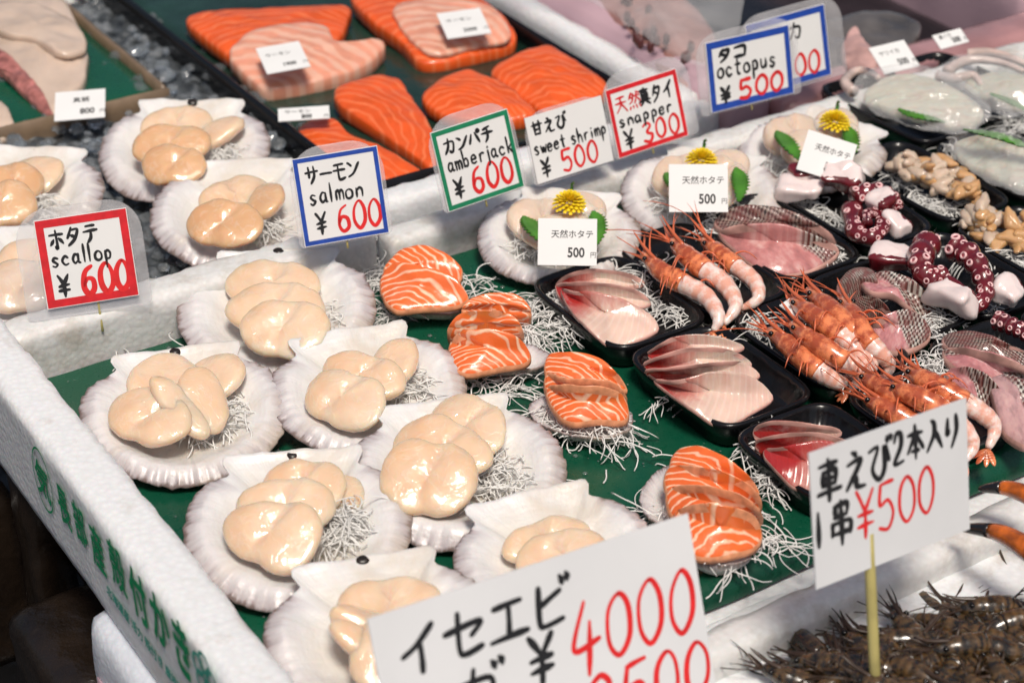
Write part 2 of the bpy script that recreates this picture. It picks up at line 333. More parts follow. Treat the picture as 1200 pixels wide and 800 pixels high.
def M_squid():
    b = NB('squid_mantle'); mp = b.n('Mapping'); mp.inputs['Scale'].default_value = (2.2, 9, 1); b.l(b.tc('UV'), mp.inputs[0]); n = b.noise(1.6, 6, .6, mp.outputs[0], .5); n2 = b.noise(42, 4, .6)
    b.color(b.mix(b.ramp(b.noise(60, 5, .7), [(.52, 0.0), (.72, .6)]), b.ramp(n, [(.25, (.46, .34, .27)), (.42, (.60, .55, .44)), (.6, (.56, .58, .48)), (.8, (.72, .70, .62))]), (.50, .36, .30)))
    b.set(Roughness=.3, Subsurface_Weight=.5, Subsurface_Scale=.006, Coat_Weight=1.0, Coat_Roughness=.03)
    b.bump(b.math('ADD', n, n2), .8, .004); return b.m
MT = dict(
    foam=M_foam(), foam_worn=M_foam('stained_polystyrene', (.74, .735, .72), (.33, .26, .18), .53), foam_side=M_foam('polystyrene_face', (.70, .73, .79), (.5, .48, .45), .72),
    sheet=M_sheet(), scallop=M_scallop(), scallop_warm=M_scallop('scallop_flesh_deep', (.82, .54, .32)), scallop_pale=M_scallop('scallop_flesh_pale', (.80, .67, .56)), shell=M_shell(),
    salmon=[M_salmon('salmon_slice_a', -.1, -.45, 60), M_salmon('salmon_slice_b', .45, -.35, 66), M_salmon('salmon_slice_c', .9, -.6, 56)],
    whitefish=M_white_fish(), snapper=M_skin(), snapper_net=M_skin('fish_skin_net', 20, .38, (.58, .24, .25)), skin_only=M_skin('fish_skin_full', 30, .04, lo=(.045, .03, .025), hi=(.34, .27, .23)),
    head=M_shrimp('shrimp_shell_orange', (.42, .085, .035), (.84, .27, .11)), body=M_shrimp('shrimp_tail_pink', (.78, .40, .30), (.86, .72, .66)), tiger=M_shrimp('raw_prawn_shell', (.016, .012, .008), (.12, .068, .027), .24),
    spike=simple('shrimp_feelers', (.62, .14, .06), .3, .3), dark_spike=simple('dark_feelers', (.05, .03, .02), .3, .3),
    octo=simple('octopus_skin', (.14, .010, .016), .2, .35, 90, .3, 300, .001, .2, (1, .2, .2), .003, .6), octo_white=simple('octopus_flesh', (.80, .68, .66), .25, .1, 60, .25, 200, .0008, .35, (1, .6, .5), .004, .4),
    sucker=simple('octopus_sucker', (.80, .50, .50), .3, .12, 300, .2), sucker_hole=simple('sucker_hole', (.45, .10, .12), .4),
    clam=simple('whelk_meat', (.60, .34, .15), .2, .35, 130, .35, 260, .001, .4, (1, .5, .25), .004, .5), clam_pale=simple('whelk_meat_pale', (.62, .48, .37), .2, .2, 130, .35, 260, .001, .4, (1, .5, .3), .004, .5),
    squid=M_squid(), squid_arm=simple('squid_arm', (.60, .47, .42), .2, .25, 60, .3, 200, .001, .3, (1, .6, .5), .003, .5),
    daikon=simple('daikon', (.90, .89, .86), .25, .04, 60, Transmission_Weight=.15), black=simple('black_plastic', (.006, .006, .007), .20, .2, 40, .12, 60, .002, Specular_IOR_Level=.4),
    card=simple('white_card', (.78, .78, .77), .45, .03, 20, .05, 300, .0005), card_grey=simple('laminated_card', (.72, .725, .735), .3, .04, 16, .1, 60, .001, coat=.15), ink=simple('black_ink', (.012, .012, .014), .5), red=simple('red_marker', (.62, .012, .02), .5, .15, 200), red_pen=simple('red_pen', (.70, .018, .02), .5, .12, 200),
    blue=simple('blue_marker', (.012, .06, .36), .5, .15, 200), green=simple('green_marker', (.006, .20, .09), .5, .15, 200), print_green=simple('green_print', (.002, .27, .10), .6, .2, 90), print_teal=simple('teal_print', (.06, .36, .27), .6, .3, 150),
    sleeve=M_film(), wrap=M_film('cling_film', .16, (.8, .8, .8), .9, .05), stick=simple('bamboo', (.42, .36, .13), .45, .25, 40), ice=M_ice(),
    leaf=simple('shiso_leaf', (.06, .20, .02), .4, .3, 60, .4, 150, .001), petal=simple('chrysanthemum_petal', (.86, .62, .015), .5, .12, 200, sss=.2), pinkbox=simple('pink_polystyrene', (.60, .41, .46), .45, .06, 20, .2, 260, .001),
    pinkwrap=simple('pink_plastic_wrap', (.42, .22, .22), .2, .25, 18, .5, 40, .004, coat=.5), fillet_orange=M_salmon('salmon_side', .2, -.3, 110, (.78, .11, .018), (.84, .20, .07), .70), fillet_pink=M_salmon('salmon_belly', .1, -.3, 70, (.76, .33, .22), (.80, .47, .35), .4),
    white_fillet=simple('white_fish_fillet', (.60, .47, .38), .2, .16, 24, .25, 90, .0015, .35, (1, .7, .5), .005, .5), bloodline=simple('fillet_bloodline', (.42, .16, .14), .25, .5, 120, .4, 200, .001, .2),
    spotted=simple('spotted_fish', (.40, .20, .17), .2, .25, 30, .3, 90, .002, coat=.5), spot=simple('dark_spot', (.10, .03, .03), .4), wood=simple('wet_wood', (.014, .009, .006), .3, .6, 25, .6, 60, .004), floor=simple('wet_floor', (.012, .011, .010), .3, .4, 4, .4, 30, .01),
    brown_rim=simple('brown_tray_rim', (.20, .14, .09), .3, .2), darktray=simple('dark_green_liner', (.012, .035, .025), .15, .4, 20, .3, 40, .004), crab=simple('crab_claw', (.55, .12, .01), .15, .7, 90, .3, 200, .001, coat=.8), crab_tip=simple('crab_tip', (.012, .010, .010), .2, coat=.5),
    cut_edge=simple('salmon_cut_edge', (.82, .33, .17), .35, .3, 200), fish_edge=simple('fish_cut_edge', (.60, .34, .29), .3, .5, 60),
    eye=simple('black_eye', (.006, .005, .005), .1), bag=M_film('ice_bag_film', .35, (.85, .86, .88), .8, .08), ligament=simple('dark_ligament', (.018, .013, .010), .35, .3),
)
def M_floor_board(): return MT['wood']

# ------------------------------------------------------------------ the setting
def rect_sheet(name, a0, a1, b0, b1, z, mat, kind='structure'):
    o = mesh_obj(name, [P(a0, b0, z), P(a1, b0, z), P(a1, b1, z), P(a0, b1, z)], [(0, 1, 2, 3)], mat, smooth=False)
    o['kind'] = kind; return o
rect_sheet('floor', -40, 40, -40, 40, -.72, MT['floor'])
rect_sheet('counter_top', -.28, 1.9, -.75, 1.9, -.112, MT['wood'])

# ------------------------------------------------------------------ polystyrene boxes
t = empty('polystyrene_box', P(-.1, -.1, -.037), 'long white polystyrene box with green lettering on its side under the scallops', 'box')
V, F = rounded_block((-.309, -.36, -.037), (-.279, .152, .034), .0028, .006, .0003, .0026, 1); mesh_obj('side_wall', V, F, [MT['foam']], t)
V, F = rounded_block((-.282, .122, -.036), (-.028, .150, .031), .003, .0065, .0005, .0034, 2); mesh_obj('back_wall', V, F, MT['foam_worn'], t)
V, F = rounded_block((-.277, -.36, -.0365), (.60, .118, -.016), .006, .02, .0006, .001, 3); mesh_obj('floor_slab', V, F, MT['foam'], t)
V, F = rounded_block((-.016, .124, -.06), (.60, .148, .020), .003, .0075, .0005, .003, 4)
tag(mesh_obj('polystyrene_strip', V, F, MT['foam_worn']), 'narrow white polystyrene rim behind the garnished shells and under the price signs', 'foam strip')
V, F = rounded_block((-.31, .1525, -.037), (-.285, .47, .022), .006, .01, .0009, .002, 5)
bb = empty('ice_box', P(-.15, .3, -.066), 'white polystyrene box of crushed ice behind the red framed scallop sign', 'box')
mesh_obj('side_wall', V, F, MT['foam'], bb)
V, F = rounded_block((-.283, .153, -.066), (-.01, .455, -.02), .004, .02, .0006, .001, 6); mesh_obj('base', V, F, MT['foam'], bb)
V, F = rounded_block((-.006, .172, -.066), (.30, .198, .022), .003, .008, .0005, .003, 7)
fb = empty('fillet_box', P(.15, .4, -.066), 'white polystyrene box around the tray of orange salmon fillets', 'box')
mesh_obj('front_wall', V, F, MT['foam'], fb)
V, F = rounded_block((.281, .200, -.066), (.303, .95, .024), .006, .012, .0009, .003, 8); mesh_obj('side_wall', V, F, MT['foam'], fb)
V, F = rounded_block((-.004, .200, -.066), (.279, .95, -.03), .004, .03, .0005, .001, 9); mesh_obj('base', V, F, MT['foam'], fb)
# pink boxes on the right
pb = empty('pink_box', P(.5, .4, -.06), 'pale pink polystyrene box behind the octopus sign with spotted fish inside', 'box')
for i, (c0, c1, m) in enumerate([((.3045, .172, -.06), (.352, .80, .030), 'pinkbox'), ((.3535, .158, -.06), (.80, .205, .016), 'pinkwrap'), ((.66, .207, -.06), (.70, .80, .028), 'pinkbox'), ((.354, .207, -.06), (.658, .8, -.03), 'black')]):
    V, F = rounded_block(c0, c1, .008, .014, .0012, .002, 10+i); mesh_obj(['side_wall', 'front_wall', 'end_wall', 'base'][i], V, F, MT[m], pb)
V, F = rounded_block((.72, .17, -.06), (1.2, .9, .03), .008, .03, .0012, .002, 15); tag(mesh_obj('polystyrene_slab', V, F, MT['foam']), 'white polystyrene slab in the far right corner past the pink box', 'foam slab')
# front box with raw prawns
f2 = empty('prawn_box', P(.1, -.4, -.14), 'white polystyrene box of raw brown prawns along the front of the stall', 'box')
V, F = rounded_block((-.30, -.313, -.11), (.60, -.290, .000), .003, .008, .0005, .0022, 16); mesh_obj('back_wall', V, F, MT['foam_worn'], f2)
V, F = rounded_block((-.29, -.3175, -.11), (.60, -.3140, -.030), .002, .009, .0004, .0006, 17); mesh_obj('inner_ledge', V, F, MT['foam_worn'], f2)
V, F = rounded_block((-.28, -.66, -.1115), (.60, -.3185, -.060), .004, .02, .0006, .001, 18); mesh_obj('base', V, F, MT['foam_worn'], f2)
V, F = rounded_block((-.15, -.2885, -.06), (.035, -.2705, -.013), .009, .006, .0009, .002, 19); tag(mesh_obj('polystyrene_block', V, F, MT['foam']), 'worn white foam block between the edge of the green sheet and the prawn box', 'foam block')
V, F = rounded_block((.036, -.2885, -.055), (.066, -.2705, -.012), .008, .004, .003, .0, 29); tag(mesh_obj('ice_bag', V, F, MT['bag']), 'clear plastic bag glinting beside the foam block under the green sheet corner', 'bag')

# green sheet with soft wrinkles, its front edge rolled down
def green_sheet():
    V = []; nu, nv = 120, 64
    for j in range(nv):
        for i in range(nu):
            a = -.2775 + i/(nu-1)*.90; b = -.268 + j/(nv-1)*.386; p = P(a, b)
            z = .0016*nz(p, 9, 2) + .0007*nz(p, 30, 4)
            k = -.262-b
            if k > 0: z -= .006*(k/.006)**.5; b += .0
            fold = abs((b+.012*math.sin(a*9)) - .048 - a*.06); z += .0016*math.exp(-(fold/.003)**2)
            V.append(P(a, b, z))
    for i in range(nu):
        a = -.2775 + i/(nu-1)*.90; V.append(P(a, -.2690, -.0125+.001*math.sin(a*60)))
    F = gridF(nu, nv) + [((nv*nu)+i, (nv*nu)+i+1, i+1, i) for i in range(nu-1)]
    return V, F
V, F = green_sheet(); o = mesh_obj('green_sheet', V, F, MT['sheet']); tag(o, 'dark green vinyl sheet spread under the shells and black trays', 'sheet')

def drops():
    r = rng(55); mb = MB()
    for k in range(420):
        a, b = r.uniform(-.26, .3), r.uniform(-.26, .11); c = P(a, b, .0012); s_ = r.choice((.0005, .0007, .001, .0016)); V = []
        for j in range(4):
            f = j/3*math.pi/2
            for i in range(8): V.append(c+np.array([s_*math.cos(i*math.pi/4)*math.cos(f)*r.uniform(.9, 1.1), s_*math.sin(i*math.pi/4)*math.cos(f), s_*.55*math.sin(f)]))
        mb.add(V, gridF(8, 4, True))
    b = NB('water_drop'); b.set(Roughness=.03, Transmission_Weight=.9, IOR=1.33, Base_Color=(.9, .95, .95, 1))
    tag(mb.build('water_drops', b.m), 'small water drops scattered over the green sheet', 'water drops', None, 'stuff')
drops()
# crates and timber at lower left
def px_block(name, x, y, h, size, rot, mat, seed, **kw):
    p = W(x, y, h); s = np.array(size)
    V, F = rounded_block((0, 0, 0), s, kw.get('r', .008), kw.get('cell', .01), kw.get('rough', .001), kw.get('chip', .002), seed, frame=False)
    V = np.array(V)-np.array([0, 0, s[2]]); c, q = math.cos(rot), math.sin(rot)
    V = np.stack([V[:, 0]*c-V[:, 1]*q, V[:, 0]*q+V[:, 1]*c, V[:, 2]], 1)+p
    return mesh_obj(name, V, F, mat)
def uv_block(name, c0, c1, mat, seed, parent=None, **kw):
    V, F = rounded_block(c0, c1, kw.get('r', .008), kw.get('cell', .012), kw.get('rough', .001), kw.get('chip', .002), seed)
    return mesh_obj(name, V, F, mat, parent)
lower = empty('lower_box', P(-.35, -.2, -.2), 'white and pink polystyrene box standing lower down beside the lettered box', 'box')
uv_block('box_wall', (-.3185, -.50, -.14), (-.20, -.055, -.0395), MT['foam_side'], 21, lower, r=.012)
uv_block('pink_panel', (-.3205, -.49, -.135), (-.3186, -.072, -.075), MT['pinkbox'], 22, lower, r=.001, rough=.0002, chip=0)
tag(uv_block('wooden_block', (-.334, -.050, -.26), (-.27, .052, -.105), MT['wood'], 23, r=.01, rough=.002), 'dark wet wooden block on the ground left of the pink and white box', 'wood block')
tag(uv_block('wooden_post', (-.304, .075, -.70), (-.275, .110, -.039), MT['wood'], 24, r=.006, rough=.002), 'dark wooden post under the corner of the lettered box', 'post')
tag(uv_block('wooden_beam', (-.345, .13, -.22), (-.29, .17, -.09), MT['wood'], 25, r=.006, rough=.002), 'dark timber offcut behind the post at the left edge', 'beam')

# ------------------------------------------------------------------ lettering
G = {
'ホ': '10,70 90,72;50,95 50,5 40,12;32,50 12,22;66,52 90,25', 'タ': '45,95 15,45;38,80 80,80 60,35 20,5;35,58 62,42', 'テ': '25,88 75,90;8,62 92,64;52,62 48,30 25,5',
'サ': '5,65 95,68;30,92 32,38;70,95 68,45 40,5', 'ー': '10,50 90,52', 'モ': '18,85 82,87;8,55 92,57;45,85 45,15 60,6 90,12', 'ン': '12,82 35,65;10,10 50,25 92,78',
'カ': '10,68 82,70 75,15 60,8 50,18;48,95 40,45 10,5', 'パ': '30,75 8,20;60,78 90,18;88,98 97,88 88,79 79,88 88,98', 'チ': '75,95 20,82;5,58 95,60;52,87 50,35 25,5',
'甘': '5,70 95,72;28,95 28,8;72,95 72,8;28,40 72,42;28,10 72,10', 'え': '40,97 58,88;20,68 75,72 15,10;38,36 52,32 58,8 92,8', 'び': '10,80 45,85 20,35 45,5 72,30 72,85 92,45;82,104 88,90;96,106 102,94',
'天': '15,88 85,88;8,58 92,60;50,88 45,45 8,5;52,52 92,5', '然': '30,98 8,60;25,85 45,85 30,50 8,35;20,72 32,64;52,75 95,77;72,98 70,65 48,35;74,65 96,38;82,94 90,86;12,20 5,3;32,20 35,5;58,20 62,5;82,22 95,5',
'真': '15,85 85,86;50,98 50,75;28,72 28,30;28,72 72,72 72,30;28,58 72,58;28,44 72,44;5,28 95,30;35,20 12,3;62,20 88,3', 'イ': '80,95 45,60 10,42;52,62 52,3', 'コ': '15,80 85,82 83,15;15,15 86,15',
'セ': '5,58 88,68 65,42;38,92 38,20 50,8 90,12', 'エ': '18,80 82,82;50,80 50,15;5,13 95,15', 'ビ': '22,90 22,18 35,8 80,12;75,72 22,50;78,100 84,86;92,104 98,90',
'車': '15,85 85,87;25,70 25,35;25,70 76,70 75,35;25,53 75,53;25,37 75,37;5,20 95,22;50,98 50,0', '2': '12,70 30,92 62,85 62,55 10,8 80,8', '本': '10,72 90,74;50,98 50,2;48,70 8,25;52,70 92,28;32,25 68,26',
'入': '38,92 52,82 48,50 8,8;52,65 92,8', 'り': '25,88 22,45 32,52;70,92 74,45 45,2', '串': '28,92 28,66;28,92 72,92 72,66;28,67 72,67;18,50 18,22;18,50 82,50 82,22;18,24 82,24;50,104 50,-4', '1': '50,95 46,0', 'ガ': '10,68 82,70 75,15 60,8 50,18;48,95 40,45 10,5;88,100 94,86;102,104 108,90',
'¥': '10,98 50,56;90,98 50,56;50,56 48,0;12,48 88,52;12,26 88,30', '6': '72,95 30,75 14,30 40,3 75,18 72,48 40,55 18,35', '0': '55,97 18,72 14,28 45,3 82,28 84,72 55,97', '5': '24,95 18,56 60,60 82,32 55,4 12,10;24,95 82,98', '3': '18,85 50,97 75,78 40,55 80,35 55,4 12,14', '4': '52,98 8,34 92,38;62,70 52,-8',
's': '70,46 40,52 22,38 45,26 66,14 40,0 14,6', 'c': '75,42 45,52 16,28 40,2 76,8', 'a': '72,45 40,52 15,25 35,2 68,20;72,50 72,8 88,2', 'l': '48,100 48,2', 'o': '50,52 18,38 18,12 48,1 80,14 80,38 50,52', 'p': '25,50 25,-42;25,38 52,52 78,34 66,8 26,8',
'm': '10,50 12,1;12,34 30,52 46,40 46,2;46,34 66,52 84,40 86,2', 'n': '18,50 18,1;18,32 48,52 76,38 78,2', 'b': '22,100 22,2;22,36 55,50 78,28 60,3 22,8', 'e': '18,28 76,32 60,52 22,42 20,12 48,1 78,10', 'r': '22,50 22,1;22,30 45,50 75,48', 'j': '58,50 55,-25 25,-38;58,72 60,76', 'k': '22,100 22,2;72,50 24,22;36,30 76,2',
't': '46,85 44,12 66,2;16,55 78,57', 'w': '8,50 28,4 48,40 68,4 90,52', 'h': '20,100 20,1;20,30 50,52 76,36 78,2', 'i': '50,48 50,2;52,68 53,73', 'u': '20,50 22,12 48,2 74,18;76,50 78,2', 'x': '18,50 80,2;78,50 16,2', ' ': '',
}
def strokes(word, x0, y0, hgt, adv, frame, width, seed=0, slant=0.0, wob=.03):
    """hand-drawn characters as thin ribbons lying on a card; frame = (origin, x, y, normal)"""
    O, X, Y, N = frame; r = rng(seed); mb = MB(); x = x0
    for ch in word:
        a = adv if ord(ch) > 255 else adv*.72
        if ch in 'l1i j': a *= .62
        jx, jy = r.uniform(-wob, wob)*hgt, r.uniform(-wob, wob)*hgt
        for si, st in enumerate(G[ch].split(';')):
            if not st: continue
            pts = [tuple(map(float, q.split(','))) for q in st.split()]
            pts = [(px+r.uniform(-2, 2), py+r.uniform(-2, 2)) for px, py in pts]
            curvy = len(pts) > 2
            loop = curvy and abs(pts[0][0]-pts[-1][0])+abs(pts[0][1]-pts[-1][1]) < 9
            q = np.vstack([crom(pts[:-1], len(pts)*6, True), crom(pts[:-1], len(pts)*6, True)[:1]]) if loop else crom(pts, max(8, len(pts)*6)) if curvy else lin2(pts, 6)
            q = np.array(q)/100.0
            cx = (x + jx + (q[:, 0]*a + slant*q[:, 1]*hgt)); cy = y0 + jy + q[:, 1]*hgt
            T = np.gradient(np.stack([cx, cy], 1), axis=0); T /= np.linalg.norm(T, axis=1)[:, None]+1e-12
            n = len(cx); k = np.linspace(0, 1, n)
            wd = width*(.62+.30*np.sin(k*math.pi)**.5+.16*np.cos(k*5+si+seed))*.5
            L = np.stack([cx-T[:, 1]*wd, cy+T[:, 0]*wd], 1); R = np.stack([cx+T[:, 1]*wd, cy-T[:, 0]*wd], 1)
            hz = .00014+.00005*(si % 4)+.00001*(len(mb.M) % 7)
            V = []
            for m in range(n):
                V.append(O+X*L[m, 0]+Y*L[m, 1]+N*hz); V.append(O+X*R[m, 0]+Y*R[m, 1]+N*hz)
            # round caps
            mb.add(V, [(2*m, 2*m+1, 2*m+3, 2*m+2) for m in range(n-1)])
            for e, s_ in ((0, -1), (n-1, 1)):
                c = np.array([cx[e], cy[e]]); t2 = T[e]*s_; nn = np.array([-t2[1], t2[0]]); CV = []
                for q_ in range(7):
                    an = q_/6*math.pi; d = c+wd[e]*(nn*math.cos(an)+t2*math.sin(an)); CV.append(O+X*d[0]+Y*d[1]+N*hz)
                mb.add(CV, [tuple(range(7))])
        x += a*1.06
    return mb
def lin2(p, n):
    p = np.array(p); return np.array([p[0]+(p[-1]-p[0])*i/(n-1)+np.array([1.2, .8])*math.sin(i/(n-1)*math.pi) for i in range(n)])
def font_text(name, body, frame, x0, y0, size, mat, parent, bold=0.0, sx=1.0, shear=0.0, align='LEFT', lift=.0002, smear=0.0):
    O, X, Y, N = frame
    c = bpy.data.curves.new('lettering', 'FONT'); c.body = body; c.size = size; c.offset = bold; c.shear = shear; c.align_x = align; c.resolution_u = 3
    o = bpy.data.objects.new('lettering_tmp', c); COL.objects.link(o); bpy.context.view_layer.update()
    me = bpy.data.meshes.new_from_object(o.evaluated_get(bpy.context.evaluated_depsgraph_get()))
    co = np.empty(len(me.vertices)*3); me.vertices.foreach_get('co', co); co = co.reshape(-1, 3)
    F = [tuple(p.vertices) for p in me.polygons]; bpy.data.objects.remove(o); bpy.data.meshes.remove(me)
    if not F: return None
    V = O + np.outer(x0+co[:, 0]*sx, X) + np.outer(y0+co[:, 1], Y) + N*lift
    if smear:
        n0 = len(V); base = V; F0 = F; V = [base]; F = list(F0)
        for k in range(8):
            a = k*math.pi/4; V.append(base+X*(smear*.8*math.cos(a))+Y*(smear*1.2*math.sin(a))+N*(.00001*(k+1))); F += [tuple(i+n0*(k+1) for i in f) for f in F0]
        V = np.concatenate(V)
    return mesh_obj(name, V, F, mat, parent, smooth=False)
def card_frame(corners, base, n):
    """plane through base with normal n; rectangle fitted to where the four sight lines meet it"""
    b = np.array(base); n = np.array(n)/np.linalg.norm(n); q = []
    for x, y in corners:
        d = CF*FPX+CR*(x-600)+CU*(400-y); q.append(CAM+d*(((b-CAM)@n)/(d@n)))
    TL, TR, BL, BR = q; X = (TR-TL)+(BR-BL); X /= np.linalg.norm(X)
    Y0 = (TL-BL)+(TR-BR); Y = Y0-X*(X@Y0); Y /= np.linalg.norm(Y)
    c = sum(q)/4; w = (np.linalg.norm(TR-TL)+np.linalg.norm(BR-BL))/2; h = abs((Y0/2)@Y)
    return c-X*w/2-Y*h/2, X, Y, n, w, h
def box_on(frame, x0, x1, y0, y1, z0, z1):
    O, X, Y, N = frame
    V = [O+X*x+Y*y+N*z for z in (z0, z1) for x, y in ((x0, y0), (x1, y0), (x1, y1), (x0, y1))]
    return V, [(3, 2, 1, 0), (4, 5, 6, 7), (0, 1, 5, 4), (1, 2, 6, 5), (2, 3, 7, 6), (3, 0, 4, 7)]
def normal(tilt, yaw=0.0):
    """card faces the customer (-AV side), leaning back by tilt degrees"""
    a = math.radians(tilt); y = math.radians(yaw); f = -(AV*math.cos(y)+AU*math.sin(y))
    return f*math.cos(a)+AZ*math.sin(a)
def sign(name, label, corners, base, n, frame_mat, lines, sleeve=None, stick=None, card='card', slant=0.0, border=.075):
    O, X, Y, N, w, h = card_frame(corners, base, n); fr = (O, X, Y, N)
    t = empty(name, np.array(base), label, 'price sign', 'price signs of the stall')
    V, F = box_on(fr, 0, w, 0, h, -.0009, 0); mesh_obj('card', V, F, MT[card], t, smooth=False)
    if frame_mat:
        b = w*border; mb = MB()
        for x0, x1, y0, y1, z in ((0, w, 0, b, .0001), (0, w, h-b, h, .00015), (0, b, b*.7, h-b*.7, .0002), (w-b, w, b*.7, h-b*.7, .00025)):
            V, F = box_on(fr, x0+w*.008, x1-w*.008, y0+h*.008, y1-h*.008, .00002, z); mb.add(V, F)
        mb.build('marker_border', MT[frame_mat], t, smooth=False)
    for i, (txt, x, y, hh, adv, wd, mat) in enumerate(lines):
        mb = strokes(txt, x*w, y*h, hh*h, adv*w, fr, wd*w*1.22, slant=slant, seed=len(txt)*7+i+int(corners[0][0]))
        mb.build('lettering', MT[mat], t, smooth=False)
    if sleeve:
        l, r_, bo, to = sleeve; V = []; pts = []
        x0, x1, y0, y1 = -l*w, w+r_*w, -bo*h, h+to*h; rad = min(w, h)*.38
        for cx, cy, a0 in ((x1-rad*.2, y0+rad*.2, -90), (x1-rad, y1-rad, 0), (x0+rad, y1-rad, 90), (x0+rad*.2, y0+rad*.2, 180)):
            rr = rad if cy > h/2 else rad*.2
            for k in range(9):
                a = math.radians(a0+k*90/8); pts.append((cx+rr*math.cos(a), cy+rr*math.sin(a)))
        n_ = len(pts)
        for z in (-.0024, -.0014):
            for x, y in pts: V.append(O+X*x+Y*y+N*(z+.0006*math.sin(x*160)))
        F = [tuple(range(n_))[::-1], tuple(range(n_, 2*n_))] + [(i, (i+1) % n_, n_+(i+1) % n_, n_+i) for i in range(n_)]
        mesh_obj('plastic_sleeve', V, F, MT['sleeve'], t, smooth=False)
    if stick:
        sx, s0, s1, rad = stick
        pts = [O+X*sx*w+Y*(s0+(s1-s0)*k/6)*h-N*.0024 for k in range(7)]
        V, F, uv = tube(pts, rad, 8); mesh_obj('stick', V, F, MT['stick'], t, uv)
    return t
K = 'ink'
sign('price_sign', 'red framed price sign for scallops at 600 yen in a plastic sleeve', [(37, 260), (146, 243), (58, 362), (165, 346)], W(105, 372, .03), normal(20, 14), 'red',
     [('ホタテ', .12, .66, .22, .175, .030, K), ('scallop', .12, .46, .20, .14, .026, K), ('¥', .14, .12, .24, .19, .036, K), ('600', .40, .09, .34, .245, .052, 'red_pen')], (.22, .14, .12, .12), (.55, -.35, .3, .0008), border=.10)
sign('price_sign', 'blue framed price sign for salmon at 600 yen in a plastic sleeve', [(337, 187), (437, 172), (362, 290), (461, 271)], W(412, 318, .03), normal(20, 14), 'blue',
     [('サーモン', .12, .68, .21, .155, .028, K), ('salmon', .12, .46, .21, .155, .024, K), ('¥', .16, .12, .24, .19, .032, K), ('600', .40, .10, .32, .245, .036, 'red_pen')], (.05, .05, .02, .10), (.5, -.1, .3, .0007), border=.066)
sign('price_sign', 'green framed price sign for amberjack at 600 yen in a plastic sleeve', [(508, 154), (601, 126), (522, 251), (608, 220)], W(567, 262, .03), normal(20, 0), 'green',
     [('カンパチ', .11, .68, .20, .155, .028, K), ('amberjack', .10, .47, .20, .133, .024, K), ('¥', .12, .11, .25, .19, .034, K), ('600', .36, .10, .34, .25, .036, 'red_pen')], (.04, .06, .02, .14), (.5, -.1, .3, .0007), border=.066)
sign('price_sign', 'unframed price card for sweet shrimp at 500 yen between the green and red framed signs', [(617, 140), (705, 110), (628, 215), (718, 190)], W(674, 232, .02), normal(20, 0), None,
     [('甘えび', .05, .70, .22, .145, .026, K), ('sweet shrimp', .03, .42, .22, .112, .022, K), ('¥', .08, .07, .28, .17, .030, K), ('500', .34, .06, .34, .22, .032, 'red_pen')], (.02, .04, .04, .05), None, card='card')
sign('price_sign', 'red framed price sign for snapper at 300 yen in a plastic sleeve', [(712, 105), (797, 79), (722, 188), (802, 160)], W(762, 200, .02), normal(20, 0), 'red',
     [('天然', .09, .62, .25, .17, .020, 'red'), ('真タイ', .42, .62, .25, .16, .030, K), ('snapper', .09, .42, .19, .145, .024, K), ('¥', .12, .10, .26, .19, .032, K), ('300', .38, .09, .30, .235, .034, 'red_pen')], (.03, .18, .02, .20), (.5, -.1, .3, .0007), border=.066)
sign('price_sign', 'blue framed price sign for octopus at 500 yen, the front one of two', [(825, 50), (925, 30), (835, 134), (930, 108)], W(884, 150, .02), normal(16, 0), 'blue',
     [('タコ', .12, .68, .20, .17, .030, K), ('octopus', .10, .46, .26, .135, .025, K), ('¥', .12, .11, .22, .17, .034, K), ('500', .34, .10, .28, .245, .036, 'red_pen')], (.10, .10, .03, .12), (.5, -.1, .3, .0007), border=.075)
sign('price_sign', 'second blue framed price sign half hidden behind the octopus sign', [(872, 30), (965, 5), (884, 114), (975, 87)], W(930, 130, .02), normal(16, 0)+AU*0, 'blue',
     [('イカ', .30, .62, .24, .19, .026, K), ('500', .36, .10, .32, .235, .032, 'red_pen')], (.08, .22, .05, .10), (.5, -.1, .3, .0007), border=.075)
sign('price_sign', 'large grey card priced 4000 yen in red brush figures in the foreground', [(437, 732), (808, 592), (480, 1010), (848, 880)], P(-.16, -.36, 0), normal(24, 0), None,
     [('イセエビ', .06, .73, .19, .125, .017, K), ('¥', .42, .53, .19, .12, .018, K), ('4000', .56, .52, .27, .138, .015, 'red_pen'), ('ガ', .18, .49, .19, .15, .018, K), ('¥', .42, .29, .19, .12, .018, K), ('3500', .58, .24, .24, .135, .015, 'red_pen')], None, None, card='card_grey', slant=.10)
sign('price_sign', 'grey card on a bamboo stick reading 500 yen in front of the orange shrimps', [(955, 532), (1139, 461), (1130, 625), (950, 690)][:2]+[(950, 690), (1130, 625)], P(.005, -.375, 0), normal(14, 0), None,
     [('車えび', .03, .62, .29, .150, .026, K), ('2本入り', .51, .68, .26, .115, .024, K), ('1', .0, .30, .26, .13, .026, K), ('串', .09, .28, .30, .17, .026, K), ('¥500', .26, .24, .36, .175, .020, 'red_pen')], None, (.36, -1.3, .25, .0028), card='card_grey')

